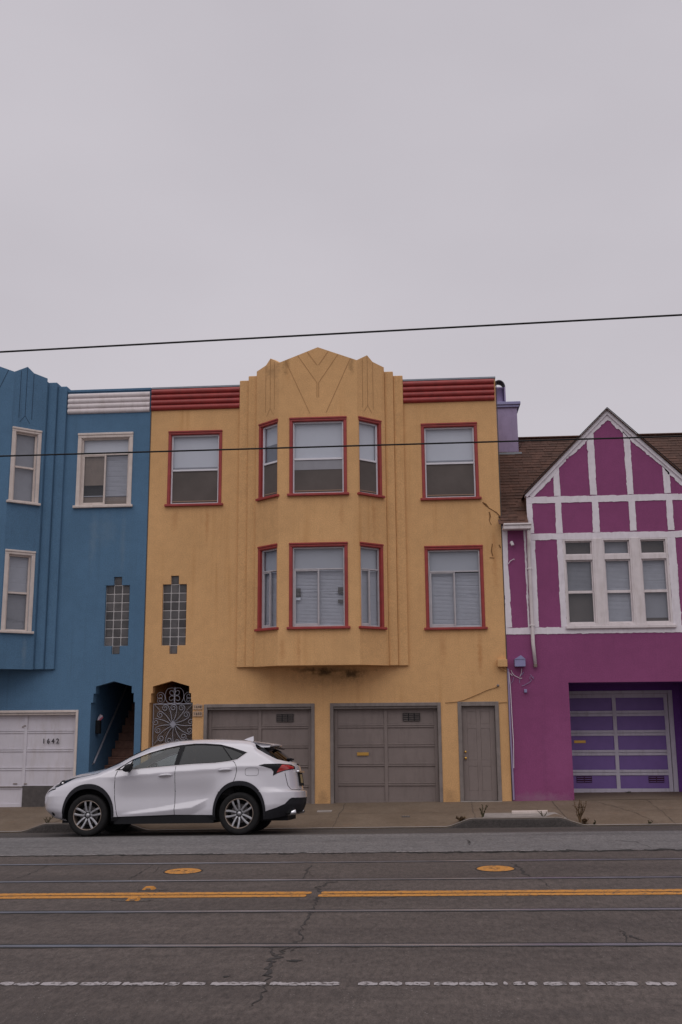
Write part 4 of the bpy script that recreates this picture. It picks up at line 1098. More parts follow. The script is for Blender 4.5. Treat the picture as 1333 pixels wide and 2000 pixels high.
band([(PL, 6.0), (PL, zb1)], c6l((174, 850), (180, 1100), (206, 1510)), 'timber', 40, .0115); band(c6l((280, 850), (312, 1510)), [(xl-.05, 6.0), (xl-.05, zb1)], 'timber', 41, .0115)
for x in (6.9, 7.1, 8.75, 9.85): band([(x, 6.0), (x, zb1)], [(x+.1, 6.0), (x+.1, zb1)], 'timber', int(x*10), .0115)
# mullion posts, sill and three sash windows with transoms
for (a, b) in ((wu[0][1], wu[1][0]), (wu[1][1], wu[2][0])):
    bx(T0, a-.012, b+.012, wz0, wz1, -.05, .022, .006).build('mullion', M_WTR, ph)
bx(T0, wu[0][0]-.03, wu[2][1]+.05, wz0-.075, wz0-.005, -.05, .07, .010).build('window_sill', M_WTR, ph)
tz = (C6(640, 1030)[1], C6(640, 1064)[1]); mz = (C6(660, 1266)[1], C6(660, 1284)[1])
for i, (a, b) in enumerate(wu):
    m = MB(); ring(m, T0, a, b, wz0, wz1, .045, -.09, .010, bt=.05, bb=.05)
    bx(T0, a+.045, b-.045, tz[1], tz[0], -.09, .004, .004, m); w = m.build('window', M_WTR, ph)
    m = MB(); ring(m, T0, a+.045, b-.045, wz0+.05, tz[1], .03, -.10, -.045); bx(T0, a+.075, b-.075, mz[1], mz[0], -.11, -.05, .003, m); m.build('sash', M_WTR, w)
    m = MB(); ring(m, T0, a+.045, b-.045, tz[0], wz1-.05, .025, -.09, -.04); m.build('transom', M_WTR, w)
    for (v0, v1) in ((tz[0]+.025, wz1-.075), (mz[0], tz[1]-.03), (wz0+.08, mz[1])):
        MB().add([T0(a+.07, v0, -.08), T0(b-.07, v0, -.08), T0(b-.07, v1, -.08), T0(a+.07, v1, -.08)], [(0, 1, 2, 3)]).build('pane', M_GLASS, w)
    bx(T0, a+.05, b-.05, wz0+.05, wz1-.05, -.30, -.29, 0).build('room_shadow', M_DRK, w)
    R = (a+.06, b-.06, wz0+.06, tz[1])
    m = MB(); slats(m, T0, R[0], R[1], (wz0+.08 if i == 1 else mz[1]), R[3], -.13, .028, i, .01); m.build('blind', M_BLINDD if i == 0 else M_BLIND, w, kind='stuff')
    m = MB(); bx(T0, R[0], R[1], R[2], wz1-.06, -.17, -.16, 0, m); m.build('curtain', M_SCREEN if i != 1 else M_BLINDD, w)
    if i == 2: bx(T0, R[0], R[1], wz0+.16, mz[1], -.15, -.145, 0).build('inner_curtain', M_BLINDD, w)
# out of frame part of the facade
w, p, R = window(ph, T0, 7.14, 8.66, 3.85, 5.58, M_WTR, M_WTR, 'slider', seed=77); blind(w, T0, R)
bx(T0, 7.3, 8.3, .1, 2.35, -.15, -.1, .01).build('front_door', M_PPL, ph)
# garage recess
gx0, gx1, gt = GX; DY = 1.6; zf = base(4.6)
m = MB(); m.add([(gx0, .16, -.6), (gx0, DY+.1, -.6), (gx0, DY+.1, gt), (gx0, .16, gt)], [(0, 1, 2, 3)]); m.add([(gx1, .16, -.6), (gx1, DY+.1, -.6), (gx1, DY+.1, gt), (gx1, .16, gt)], [(0, 1, 2, 3)])
m.add([(gx0, .16, gt), (gx1, .16, gt), (gx1, DY+.1, gt), (gx0, DY+.1, gt)], [(0, 1, 2, 3)])
dx1, dzt = at(1312, 1348, DY); dzb = at(1220, 1548, DY)[1]
m.box(dx1, gx1, DY-.03, DY+.1, -.3, gt); m.box(gx0, gx1, DY-.02, DY+.1, dzt, gt)
m.build('garage_recess', M_PUR, ph)
mf = MB(); mf.add([(gx0, -.02, base(gx0)+.004), (gx1, -.02, base(gx1)+.004), (gx1, DY, dzb+.02), (gx0, DY, dzb-.0)], [(0, 1, 2, 3)]); mf.build('driveway_floor', M_WALK, ph)
TD = TF(DY)
dx0 = at(1090, 1450, DY)[0]
m = MB(); bx(TD, dx1-.10, dx1, dzb-.1, dzt, -.02, .03, .006, m); bx(TD, gx0, dx1-.10, dzt-.07, dzt, -.02, .03, .006, m); m.build('door_frame', M_SIL, ph)
dr, cells, w = garage(ph, TD, gx0+.03, dx1-.11, dzb, dzt-.075, M_SIL, M_SIL, 5, 2, frame_ring=False, setback=-.002, stile=.085, rail=.125, pm=M_PPL, panel_depth=.02)
for (px0, px1) in ((1127, 1156.5), (1268, 1297.5)):
    a, z0 = at(px0, 1528.5, DY); b, z1 = at(px1, 1516, DY); louvre(dr, TD, a, b, z0, z1, w-.010, M_PPL, 2, 3)
a, z0 = at(1122, 1451.5, DY); b, z1 = at(1144.5, 1446, DY); mailslot(dr, TD, a, b, z0, z1, w-.018)
# main roof with individual shingles, gable roof, gutter and downpipe
SL = .86; EY, EZ = -.26, 5.99; RY = 3.05; RZ = EZ+SL*(RY-EY)
def roofz(y): return EZ+SL*(y-EY)
m = MB()
for a, b, y0_ in ((PL, GL, EY), (GL, GRt, .55), (GRt, PR, EY)):
    m.add([(a, y0_, roofz(y0_)), (b, y0_, roofz(y0_)), (b, RY, RZ), (a, RY, RZ)], [(0, 1, 2, 3)])
m.add([(PL, 2*RY-EY, EZ), (PR, 2*RY-EY, EZ), (PR, RY, RZ), (PL, RY, RZ)], [(0, 1, 2, 3)])
GO = -.10
for s in (-1, 1):
    xe = GC+s*(GC-GL+.05); ze = GE-.02+.03
    yb = EY+(ze-EZ)/SL; yt = EY+(GA+.03-EZ)/SL
    m.add([(xe, GO, ze), (GC, GO, GA+.035), (GC, yt, GA+.035), (xe, yb, ze)], [(0, 1, 2, 3)])
    m.add([(xe, GO, ze-.03), (GC, GO, GA+.005), (GC, GO, GA+.035), (xe, GO, ze)], [(0, 1, 2, 3)])
    # cheek wall of the gable dormer below its eave
    m.add([(GC+s*(GC-GL), 0, 6.0), (GC+s*(GC-GL), yb, ze), (GC+s*(GC-GL), 0, ze)], [(0, 1, 2)])
roof = m.build('roof', M_SHIN, ph)
rnd = random.Random(21); protos = []; count = 0; rest = MB()
ex = .142; ln = sqrt(1+SL*SL); ny, nz_ = -SL/ln, 1/ln
ang = atan(SL)
def shingle_at(x, y, w_, lift):
    """one shingle tab: butt end towards the eave"""
    t = .012; L2 = .2
    P = []
    for (dx_, dl, dn) in ((-w_/2, 0, 0), (w_/2, 0, 0), (w_/2, L2, 0), (-w_/2, L2, 0)):
        P.append((dx_, dl/ln, dl*SL/ln))
    top = [(p[0], p[1]+ny*(t+lift if i < 2 else .002), p[2]+nz_*(t+lift if i < 2 else .002)) for i, p in enumerate(P)]
    return [(x+a, y+b, roofz(y)+c) for a, b, c in P+top], [(4, 5, 6, 7), (0, 1, 5, 4), (1, 2, 6, 5), (0, 4, 7, 3)]
rows = int((RY-EY)*ln/ex)
tabs = []
for r_ in range(rows):
    y = EY+r_*ex/ln; x = PL+rnd.uniform(-.1, 0)
    while x < PR:
        w_ = rnd.choice((.17, .21, .25)); xm = x+w_/2; z = roofz(y)
        hidden = False
        zt_ = GA-abs(xm-GC)*(GA-GE)/(GC-GL)
        if abs(xm-GC) < GC-GL+.11 and z < zt_+.02: hidden = True
        if not hidden: tabs.append((x, y, w_))
        x += w_+.006
tabs.sort(key=lambda t: (0 if t[0] < 6.2 else 1, t[1]))
for k in range(9):
    w_ = (.17, .21, .25)[k % 3]; vs, fs = shingle_at(0, EY, w_, (0, .004, .008)[k//3])
    mm = MB().add([(a, b-EY, c-EZ) for a, b, c in vs], fs); protos.append(((w_), mm))
srcs = {}
for i, (x, y, w_) in enumerate(tabs):
    k = (.17, .21, .25).index(w_)+3*rnd.randrange(3); xm = x+w_/2
    if i < 300:
        if k not in srcs:
            o = protos[k][1].build('shingle', M_SHIN, roof, local=True); WL[o.name] = Vector((xm, y, roofz(y))); o.location = Vector((xm, y, roofz(y)))-WL[roof.name]; srcs[k] = o
        else: inst(srcs[k], 'shingle', roof, (xm, y, roofz(y)))
    else:
        vs, fs = shingle_at(xm, y, w_, rnd.choice((0, .004, .008))); rest.add(vs, fs)
if rest.v: rest.build('shingle_course', M_SHIN, roof, kind='stuff')
MB().box(PL, PR, RY-.07, RY+.07, RZ-.01, RZ+.03, 0, .01).build('ridge_cap', M_SHIN, roof)
m = MB()
for s in (-1, 1):
    xe = GC+s*(GC-GL+.06)
    m.tube([(xe, GO-.01, GE+.02), (GC, GO-.01, GA+.05)], .010, 6)
m.build('verge_edge', M_BLK, roof)
for a, b in ((PL+.01, GL+.05), (GRt-.05, PR)):
    m = MB(); m.box(a, b, EY-.10, EY+.02, EZ-.13, EZ-.045, 0, .01); m.box(a, b, EY-.125, EY+.02, EZ-.042, EZ-.002, 0, .008)
    m.build('gutter_trough', M_WTR, ph); MB().box(a, b, EY+.02, .02, EZ-.10, EZ-.06).build('soffit', M_TIM, ph)
dpx, dpz = at(1036, 1030); zlo = at(1040, 1297)[1]; xs1 = at(1038.5, 1200)[0]
m = MB(); m.tube([(xs1-.01, EY-.02, EZ-.13), (xs1, -.10, EZ-.42), (xs1, -.055, EZ-.6), (xs1, -.055, zlo+.45), (xs1+.03, -.055, zlo)], [.045, .042, .042, .042, .036], 10)
dp = m.build('downpipe', M_WTR, ph, smooth=True)
MB().tube([(xs1+.03, -.055, zlo), (xs1+.03, -.055, zlo-.07)], .042, 8).build('outlet_shoe', M_RUSTRIM, dp)
for z in (5.0, 3.75): MB().box(xs1-.055, xs1+.055, -.10, -.002, z, z+.03, 0, .004).build('pipe_clip', M_WTR, dp)
# chimney
cy = 2.45
cb = MB().box(1.98, 2.65, cy, cy+.8, 7.9, 9.50, 0, .008).build('chimney', M_LAV, ph)
m = MB(); m.box(1.94, 2.70, cy-.05, cy+.85, 9.50, 9.56, 0, .008); m.box(1.91, 2.74, cy-.08, cy+.88, 9.56, 9.64, 0, .01); m.build('chimney_cap', M_LAV2, cb)
MB().box(1.98, 2.72, cy-.10, cy+.02, 8.22, 8.30, 0, .008).build('flashing', M_COP, cb)
fx = 2.245
MB().lathe([(.135, 9.63), (.135, 10.10), (.15, 10.10), (.15, 10.14), (.12, 10.14), (.12, 9.9)], 24, 0, lambda a, b, c: (fx+a, cy+.4+c, b)).build('flue', M_LAV, cb, smooth=True)
m = MB(); vs = []; fs = []
for i in range(13):
    a = pi*i/12; vs += [(fx+.16*cos(a), cy+.22, 10.12+.20*sin(a)), (fx+.16*cos(a), cy+.58, 10.12+.20*sin(a)), (fx+.145*cos(a), cy+.22, 10.12+.185*sin(a)), (fx+.145*cos(a), cy+.58, 10.12+.185*sin(a))]
for i in range(12):
    o_ = 4*i
    fs += [(o_, o_+1, o_+5, o_+4), (o_+2, o_+6, o_+7, o_+3), (o_, o_+4, o_+6, o_+2), (o_+1, o_+3, o_+7, o_+5)]
m.add(vs, fs).build('rain_hood', M_TARROOF, cb)
MB().box(fx+.125, fx+.16, cy+.22, cy+.58, 9.75, 10.13, 0, .003).build('hood_strap', M_LAV, cb)
# lavender box, pipes and cables on the magenta wall
x0, z0 = at(1005, 1302.5); x1, z1 = at(1025, 1288)
jb = MB().box(x0, x1, -.17, -.0, z0, z1, 0, .005).build('junction_box', M_LAV2, ph)
MB().prism([(x0-.006, z1), (x1+.006, z1), ((x0+x1)/2+.02, z1+.085)], .0, .18, T0).build('box_lid', M_LAV2, jb)
x, z = at(1026.5, 1349); MB().box(x-.03, x+.03, -.07, 0, z-.045, z+.03, 0, .01).build('bell_box', M_LAV2, ph)
def c9(x, y): return (960+x/13.33, 1270+y/13.33)
for pts, r, mt in (([c9(515, 520), c9(545, 600), c9(600, 660), c9(680, 700), c9(740, 730), c9(800, 730)], .007, M_TIM), ([c9(790, 480), c9(780, 600), c9(760, 650), c9(740, 690)], .006, M_TIM), ([c9(840, 570), c9(800, 630), c9(750, 670)], .006, M_LAV2),
                   ([c9(495, 610), c9(545, 665)], .008, M_TIM), ([c9(1010, 680), c9(1000, 740), c9(1050, 770), c9(990, 840), c9(930, 870), c9(850, 915), c9(790, 930)], .006, M_LAV), ([c9(1080, 690), c9(1110, 760), c9(1060, 700), c9(1040, 650), c9(1010, 640)], .006, M_LAV),
                   ([c9(750, 750), c9(730, 800), c9(740, 860)], .005, M_LAV), ([c9(580, 700), c9(560, 800), c9(520, 860)], .005, M_LAV)):
    cable(ph, 'loose_cable', pts, r, mt, -.02)
cable(ph, 'conduit_pipe', [(992.5, 1306), (994, 1340), (996, 1400), (999, 1460), (1002, 1520), (1004, 1562)], .022, M_LAV, -.03)
cable(ph, 'conduit_pipe', [(994, 1312), (997, 1342), (1000, 1400), (1003, 1450), (1003.5, 1500)], .008, M_TIM, -.05)
x, z = at(999, 1061.5); MB().tube([(x, -.01, z), (x, -.1, z+.01), (x+.02, -.12, z-.06)], .035, 8).build('vent_stub', M_TIM, ph)
cable(ph, 'loose_cable', [(993, 1102), (997, 1096), (1004, 1092), (1005, 1094)], .008, M_TIM, -.03)
MB().tube([(1.93, -.006, .05), (1.935, -.006, 9.4)], .010, 5).build('party_seam', M_PATCH, yh)
MB().tube([(-6.135, -.004, -.1), (-6.135, -.004, 9.4)], .011, 5).build('party_seam', M_PATCH, yh)

# ------------------------------------------------------------------ parked car (car frame: x from nose to tail, y across, z up)
CX0, CYC, CZ0 = -6.86, -3.75, -.13
car = empty('parked_suv', (CX0, CYC, CZ0+GR*CX0), 'white parked crossover car with dark tinted rear windows and silver twin spoke wheels', 'car')
car.rotation_euler = (-.074, -atan(GR), 0)
WL[car.name] = Vector((0, 0, 0))
def interp(x, P):
    if x <= P[0][0]: return P[0][1]
    for (a, va), (b, vb) in zip(P, P[1:]):
        if x <= b: return va+(vb-va)*(x-a)/(b-a)
    return P[-1][1]
def smooth_tab(P, x0, x1, n=240, k=5):
    v = [interp(x0+(x1-x0)*i/n, P) for i in range(n+1)]
    for _ in range(k): v = [v[0]]+[(v[i-1]+2*v[i]+v[i+1])/4 for i in range(1, n)]+[v[-1]]
    def f(x):
        t = (x-x0)/(x1-x0)*n; i = max(0, min(n-1, int(t))); u = max(0, min(1, t-i)); return v[i]*(1-u)+v[i+1]*u
    return f
EDGE = smooth_tab([(.08, .72), (.14, .765), (.2, .79), (.3, .83), (.45, .885), (.55, .93), (.65, .965), (.8, .995), (1.04, 1.035), (1.21, 1.062), (1.30, 1.10), (1.47, 1.175), (1.78, 1.335), (2.11, 1.488), (2.41, 1.562), (2.63, 1.592), (3.0, 1.608), (3.38, 1.605), (3.75, 1.582), (3.93, 1.556), (3.97, 1.53), (4.01, 1.44), (4.2, 1.335), (4.37, 1.25), (4.52, 1.215), (4.62, 1.195), (4.7, 1.15)], .08, 4.7, 480, 3)
CTOP = smooth_tab([(.08, .73), (.135, .775), (.197, .845), (.28, .90), (.354, .945), (.574, 1.02), (.765, 1.075), (1.075, 1.13), (1.286, 1.182), (1.609, 1.351), (1.95, 1.512), (2.26, 1.598), (2.49, 1.63), (2.88, 1.646), (3.26, 1.646), (3.65, 1.625), (3.84, 1.605), (4.12, 1.565), (4.22, 1.50), (4.55, 1.25), (4.62, 1.205), (4.7, 1.155)], .08, 4.7, 480, 4)
XF = smooth_tab([(.2, .52), (.26, .40), (.31, .27), (.377, .19), (.42, .13), (.466, .10), (.55, .088), (.68, .085), (.77, .125), (.84, .19), (.89, .27), (.94, .35), (1.0, .50), (1.1, .8), (1.2, 1.2)], .2, 1.7, 300, 3)
XR = smooth_tab([(.2, 4.60), (.32, 4.70), (.38, 4.75), (.49, 4.795), (.60, 4.805), (.712, 4.800), (.735, 4.738), (1.05, 4.70), (1.13, 4.69), (1.19, 4.65), (1.25, 4.60), (1.7, 4.5)], .2, 1.7, 300, 2)
LF, LR, NF, NR = .80, .62, 2.3, 2.7
BELT = smooth_tab([(.8, 1.05), (1.5, 1.07), (2.6, 1.15), (3.3, 1.185), (3.7, 1.22), (4.2, 1.22), (4.7, 1.2)], .8, 4.7)
WCX = (1.098, 3.752); WCZ = .352; WR = .352
def sstep(a, b, x):
    t = max(0., min(1., (x-a)/(b-a))); return t*t*(3-2*t)
def wbase(x, z):
    """half width without end caps"""
    w = .905
    w -= .04*sstep(3.9, 4.7, x)+.03*sstep(1.2, .3, x)
    if z < .45: w -= .05*((.45-z)/.25)**2
    b = BELT(x)-.085
    if z > b:
        d = z-b; w -= .34*d+.50*d*d
    e = EDGE(x)-z
    if e < .10: w -= .075*(1-max(e, 0)/.10)**2
    # waist: doors dip in between the arches, haunches swell over the wheels
    door = sstep(1.45, 1.85, x)*sstep(3.45, 3.0, x)
    w -= .016*door*exp(-((z-.72)/.17)**2)+.055*sstep(1.35, 1.75, x)*sstep(3.75, 3.2, x)*sstep(1.02, .56, z)
    for cx_, k in ((WCX[0], .022), (WCX[1], .034)):
        r = sqrt((x-cx_)**2+((z-WCZ)*.92)**2); w += k*exp(-((r-.46)/.14)**2)*(1 if z < 1.05 else 0.6)
    # rising facet low on the doors
    if 1.62 < x < 3.26:
        zc = interp(x, [(1.62, .375), (2.29, .462), (2.7, .530), (3.22, .612)]); zl = interp(x, [(1.62, .345), (2.3, .40), (2.62, .433), (2.91, .456), (3.22, .606)])
        k = sstep(1.62, 1.9, x)*sstep(3.26, 3.15, x)
        amp = .042*min(1, (zc-zl)/.075)
        if zl <= z <= zc: w += k*amp*(zc-z)/max(zc-zl, .004)
        elif z < zl: w += k*amp*max(0, 1-(zl-z)/.12)
        elif z < zc+.03: w += k*amp*.0
    # shoulder crease below the belt
    w += .012*exp(-((z-(BELT(x)-.09))/.05)**2)*sstep(1.2, 1.8, x)
    # rear bumper flare
    w += .03*sstep(4.0, 4.35, x)*sstep(.80, .68, z)*sstep(.35, .5, z)
    return w
def side(x, z, off=0.0):
    """point on the near (-y) flank"""
    xf, xr = XF(z), XR(z)
    if x < xf+LF:
        t = max(0., (x-xf)/LF); k = (1-(1-t)**NF)**(1/NF)
        return Vector((x, -(wbase(xf+LF, z)*k if k < .98 else wbase(x, z)*k)-off, z)) if False else Vector((x, -wbase(x, z)*k-off, z))
    if x > xr-LR:
        t = max(0., (xr-x)/LR); k = (1-(1-t)**NR)**(1/NR); return Vector((x, -wbase(x, z)*k-off, z))
    return Vector((x, -wbase(x, z)-off, z))
def nrm(x, z):
    h = .004
    a = side(x+h, z)-side(x-h, z); b = side(x, z+h)-side(x, z-h)
    n_ = b.cross(a); n_ = n_ if n_.y < 0 else -n_
    return n_.normalized() if n_.length > 1e-9 else Vector((0, -1, 0))
# (x, z) <-> stretched plane (s, z)
def tos(x, z):
    xf, xr = XF(z), XR(z)
    if x < xf+LF: return -1.2+1.2*acos(max(0., min(1., 1-(x-xf)/LF))**(NF/2))/(pi/2)
    if x > xr-LR: return 4.2-1.0*acos(max(0., min(1., 1-(xr-x)/LR))**(NR/2))/(pi/2)
    return (x-xf-LF)/(xr-LR-xf-LF)*3.2
def fromx(s_, z):
    xf, xr = XF(z), XR(z)
    if s_ < 0: return xf+LF*(1-max(0., cos((s_+1.2)/1.2*pi/2))**(2/NF))
    if s_ > 3.2: return xr-LR*(1-max(0., cos((4.2-s_)*pi/2))**(2/NR))
    return xf+LF+(xr-LR-xf-LF)*s_/3.2
def dens(P, st=.03, close=True):
    o = []; Q = P+[P[0]] if close else P
    for a, b in zip(Q, Q[1:]):
        n_ = max(1, int(sqrt((b[0]-a[0])**2+(b[1]-a[1])**2)/st))
        for i in range(n_): o.append((a[0]+(b[0]-a[0])*i/n_, a[1]+(b[1]-a[1])*i/n_))
    return o
def arch(cx_, a, b, z0=.22, n_=28, e=2.15):
    P = []
    for i in range(n_+1):
        th = pi*i/n_; c_, s__ = cos(th), sin(th)
        P.append((cx_+a*(abs(c_)**(2/e))*(1 if c_ > 0 else -1), WCZ+b*(abs(s__)**(2/e))))
    return [(cx_+a*.98, z0)]+P+[(cx_-a*.98, z0)]
def stripline(P, w):
    P = dens(P, .04, False)+[P[-1]]; L1 = []; L2 = []
    for i, p in enumerate(P):
        a, b = P[max(i-1, 0)], P[min(i+1, len(P)-1)]; d = Vector((b[0]-a[0], b[1]-a[1])).normalized(); n_ = Vector((-d.y, d.x))*w/2
        L1.append((p[0]+n_.x, p[1]+n_.y)); L2.append((p[0]-n_.x, p[1]-n_.y))
    return L1+L2[::-1]
REG = []           # (name, polygon) first match wins
G = .010
WINO = [(1.535, 1.098), (1.766, 1.102), (2.06, 1.127), (2.6, 1.165), (2.95, 1.187), (3.31, 1.198), (3.57, 1.226), (3.70, 1.255), (3.87, 1.372), (3.575, 1.468), (3.37, 1.520), (3.09, 1.543), (2.9, 1.545), (2.64, 1.522), (2.39, 1.474), (2.116, 1.398), (1.83, 1.290), (1.714, 1.220)]
WING = [(1.60, 1.115), (1.766, 1.118), (2.06, 1.142), (2.6, 1.181), (2.95, 1.203), (3.31, 1.214), (3.57, 1.242), (3.67, 1.262), (3.80, 1.350), (3.56, 1.448), (3.36, 1.503), (3.09, 1.527), (2.9, 1.530), (2.64, 1.506), (2.39, 1.459), (2.116, 1.384), (1.83, 1.274), (1.72, 1.205)]
fgl = [(1.752, 1.05), (1.84, 1.40), (2.655, 1.60), (2.568, 1.05)]; rgl = [(2.652, 1.05), (2.745, 1.6), (3.368, 1.6), (3.395, 1.498), (3.600, 1.245), (3.64, 1.05)]; qgl = [(3.415, 1.6), (3.418, 1.495), (3.625, 1.245), (3.66, 1.05), (4.0, 1.05), (4.0, 1.6)]
TAIL = [(4.082, 1.146), (4.182, 1.168), (4.42, 1.172), (4.60, 1.160), (4.655, 1.125), (4.66, 1.085), (4.50, 1.048), (4.401, 1.010), (4.328, .968), (4.336, 1.04), (4.30, 1.085), (4.2, 1.118)]
RED = [(4.47, 1.152), (4.56, 1.150), (4.64, 1.122), (4.645, 1.094), (4.50, 1.060), (4.385, 1.018), (4.41, 1.07)]
HEAD = [(.38, .852), (.46, .900), (.56, .950), (.68, .980), (.84, .998), (.76, .952), (.64, .892), (.51, .838), (.42, .822)]
REARB = [(4.153, .36), (4.24, .395), (4.396, .443), (4.53, .500), (4.60, .575), (4.64, .60), (5.0, .60), (5.0, .1), (4.15, .1)]
FRONTB = [(-.5, .1), (-.5, .33), (.30, .33), (.40, .305), (.56, .275), (.66, .262), (.66, .1)]
FOG = [(.36, .375), (.39, .408), (.43, .405), (.455, .375), (.43, .345), (.385, .345)]
SILL = [(1.45, .1), (1.45, .318), (1.62, .322), (2.6, .345), (3.35, .333), (3.45, .33), (3.45, .1)]
for c_, a, b in ((1.098, .42, .445), (3.752, .42, .465)): REG.append(('hole', arch(c_, a, b)))
for c_, a, b in ((1.098, .462, .525), (3.752, .462, .540)): REG.append(('wheel_arch_trim', arch(c_, a, b, .30)))
REG.append(('fog_lamp', FOG))
REG.append(('lower_bumper', FRONTB)); REG.append(('rear_valance', REARB)); REG.append(('sill_trim', SILL))
DOORS = [
 [(1.590, 1.094), (1.562, 1.0), (1.555, .80), (1.565, .62), (1.60, .40), (1.625, .315)],
 [(2.625, 1.16), (2.618, 1.03), (2.618, .34)],
 [(3.615, 1.235), (3.66, 1.20), (3.693, 1.14), (3.703, 1.06), (3.68, .95), (3.64, .85)]]
for P in DOORS: REG.append(('gap', stripline(P, G)))
REG.append(('gap', stripline([(1.29, 1.112), (1.21, 1.052), (1.04, 1.020), (.80, .982), (.70, .975)], G*.9)))
REG.append(('gap', stripline([(4.52, 1.02), (4.545, .90), (4.57, .80), (4.62, .735), (4.9, .727)], G*.9)))
REG.append(('gap', stripline([(.245, .722), (.262, .752), (.34, .782), (.45, .802)], G*2.2)))
fl = []
for i in range(28):
    th = 2*pi*i/28; c_, s__ = cos(th), sin(th); fl.append((3.967+.115*abs(c_)**(2/4)*(1 if c_ > 0 else -1), 1.04+.066*abs(s__)**(2/4)*(1 if s__ > 0 else -1)))
REG.append(('gap', stripline(fl+[fl[0]], .006)))
REG.append(('tail_red', RED)); REG.append(('tail_light', TAIL)); REG.append(('headlight', HEAD))
REG.append(('front_window', None)); REG.append(('rear_window', None)); REG.append(('quarter_window', None)); REG.append(('window_trim', WINO))
DF = [(1.50, .3), (1.62, .318)]+[]
doorF = [p for p in DOORS[0]]+[(2.618, .30), (2.618, 1.03), (2.625, 1.17)]; doorR = [(2.625, 1.17), (2.618, 1.03), (2.618, .30), (3.5, .30)]+DOORS[2][::-1]
REG.append(('front_door', doorF)); REG.append(('rear_door', doorR)); REG.append(('body', None))
def region(x, z):
    for n_, P in REG:
        if P is None:
            if n_ == 'body': return n_
            if inpoly(x, z, WING) and inpoly(x, z, {'front_window': fgl, 'rear_window': rgl, 'quarter_window': qgl}[n_]): return n_
            continue
        if inpoly(x, z, P): return n_
    return 'body'
# triangulate the flank
ZB = .25
def zbot(x): return .25 if 1.3 < x < 3.6 else (.25+.06*sstep(1.0, .2, x) if x < 2 else .25+.08*sstep(4.0, 4.7, x))
bound = []
for i in range(121):
    s_ = -1.2+5.4*i/120; zb_ = .25+(.05*sstep(-.3, -1.0, s_)+.09*sstep(3.3, 4.0, s_)); bound.append((s_, zb_))
top_xs = []
lo = .086; hi = 4.655
N_ = 300
tops = []
for i in range(N_+1):
    t = i/N_; x = lo+(hi-lo)*t
    z = EDGE(x); s_ = tos(x, z); tops.append((x, z, s_))
tops = [q for q in tops if -1.2 <= q[2] <= 4.2]
# clean ends
zf0 = tops[0][1]; zr0 = tops[-1][1]
outline = bound+[(4.2, bound[-1][1]+(zr0-bound[-1][1])*k/25) for k in range(1, 25)]+[(s_, z) for x, z, s_ in tops[::-1]]+[(-1.2, zf0+(bound[0][1]-zf0)*k/16) for k in range(1, 16)]
polys = [outline]
segs_v = []; segs_e = []
def addpoly(P, close=True, st=.025):
    Q = dens(P, st, close)+([] if close else [P[-1]])
    Q = [(tos(x, z), z) for x, z in Q]; o = len(segs_v); segs_v.extend(Q); n_ = len(Q)
    segs_e.extend([(o+i, o+(i+1) % n_) for i in range(n_ if close else n_-1)])
for n_, P in REG:
    if P: addpoly(P)
addpoly(WING)
for P in ([(1.62, .375), (2.29, .462), (2.7, .530), (3.22, .612)], [(1.62, .345), (2.3, .40), (2.62, .433), (2.91, .456), (3.22, .606)]): addpoly(P, False, .012)
for P in ([(1.752, 1.05), (1.84, 1.40)], [(2.655, 1.60), (2.568, 1.05)], [(2.652, 1.05), (2.745, 1.6)], [(3.395, 1.498), (3.600, 1.245)], [(3.418, 1.495), (3.625, 1.245)]): addpoly(P, False)
vs0 = [Vector(p) for p in outline]; es0 = [(i, (i+1) % len(outline)) for i in range(len(outline))]
o_ = len(vs0); vs0 += [Vector(p) for p in segs_v]; es0 += [(a+o_, b+o_) for a, b in segs_e]
rnd = random.Random(3)
sx = -1.2
row = 0
zz = .27
while zz < 1.62:
    k = 0; s_ = -1.19+(.014 if row % 2 else 0)
    while s_ < 4.19:
        if inpoly(s_, zz, outline): vs0.append(Vector((s_, zz)))
        s_ += .028
    zz += .022; row += 1
res = delaunay_2d_cdt(vs0, es0, [], 0, 1e-6)
pv, pf = res[0], res[2]
XZ = [(fromx(p.x, p.y), p.y) for p in pv]
parts = {}
for f in pf:
    cs = sum(pv[i].x for i in f)/3; cz = sum(pv[i].y for i in f)/3
    if not inpoly(cs, cz, outline): continue
    n_ = region(fromx(cs, cz), cz)
    if n_ == 'hole': continue
    parts.setdefault(n_, []).append(f)
OFF = dict(body=0, front_door=0, rear_door=0, wheel_arch_trim=.010, lower_bumper=-.004, rear_valance=-.006, sill_trim=-.012, tail_light=.004, tail_red=.006, headlight=-.004, front_window=-.014, rear_window=-.014, quarter_window=-.014, window_trim=-.006, fog_lamp=-.02, gap=-.014)
CM = dict(body=M_CAR, front_door=M_CAR, rear_door=M_CAR, wheel_arch_trim=M_CLAD, lower_bumper=M_CLAD, rear_valance=M_CLAD, sill_trim=M_BLK, tail_light=M_BLK, tail_red=M_REDGL, headlight=M_LAMP, front_window=M_CARGL, rear_window=M_CARGD, quarter_window=M_CARGD, window_trim=M_BLK, fog_lamp=M_ALLOYD, gap=M_BLK)
def flank(n_, sgn, off=None):
    fs = parts[n_]; ix = {}; vs = []; nf = []; ns = []
    o = OFF[n_] if off is None else off
    for f in fs:
        q = []
        for i in f:
            if i not in ix:
                ix[i] = len(vs); x, z = XZ[i]; n__ = nrm(x, z); p = side(x, z)+n__*o
                vs.append((p.x, p.y*(1 if sgn < 0 else -1), p.z)); ns.append((n__.x, n__.y*(1 if sgn < 0 else -1), n__.z))
            q.append(ix[i])
        a, b, c = (Vector(vs[k]) for k in q[:3])
        if (b-a).cross(c-a).dot(Vector(ns[q[0]])) < 0: q = q[::-1]
        nf.append(tuple(q))
    return vs, nf, ns
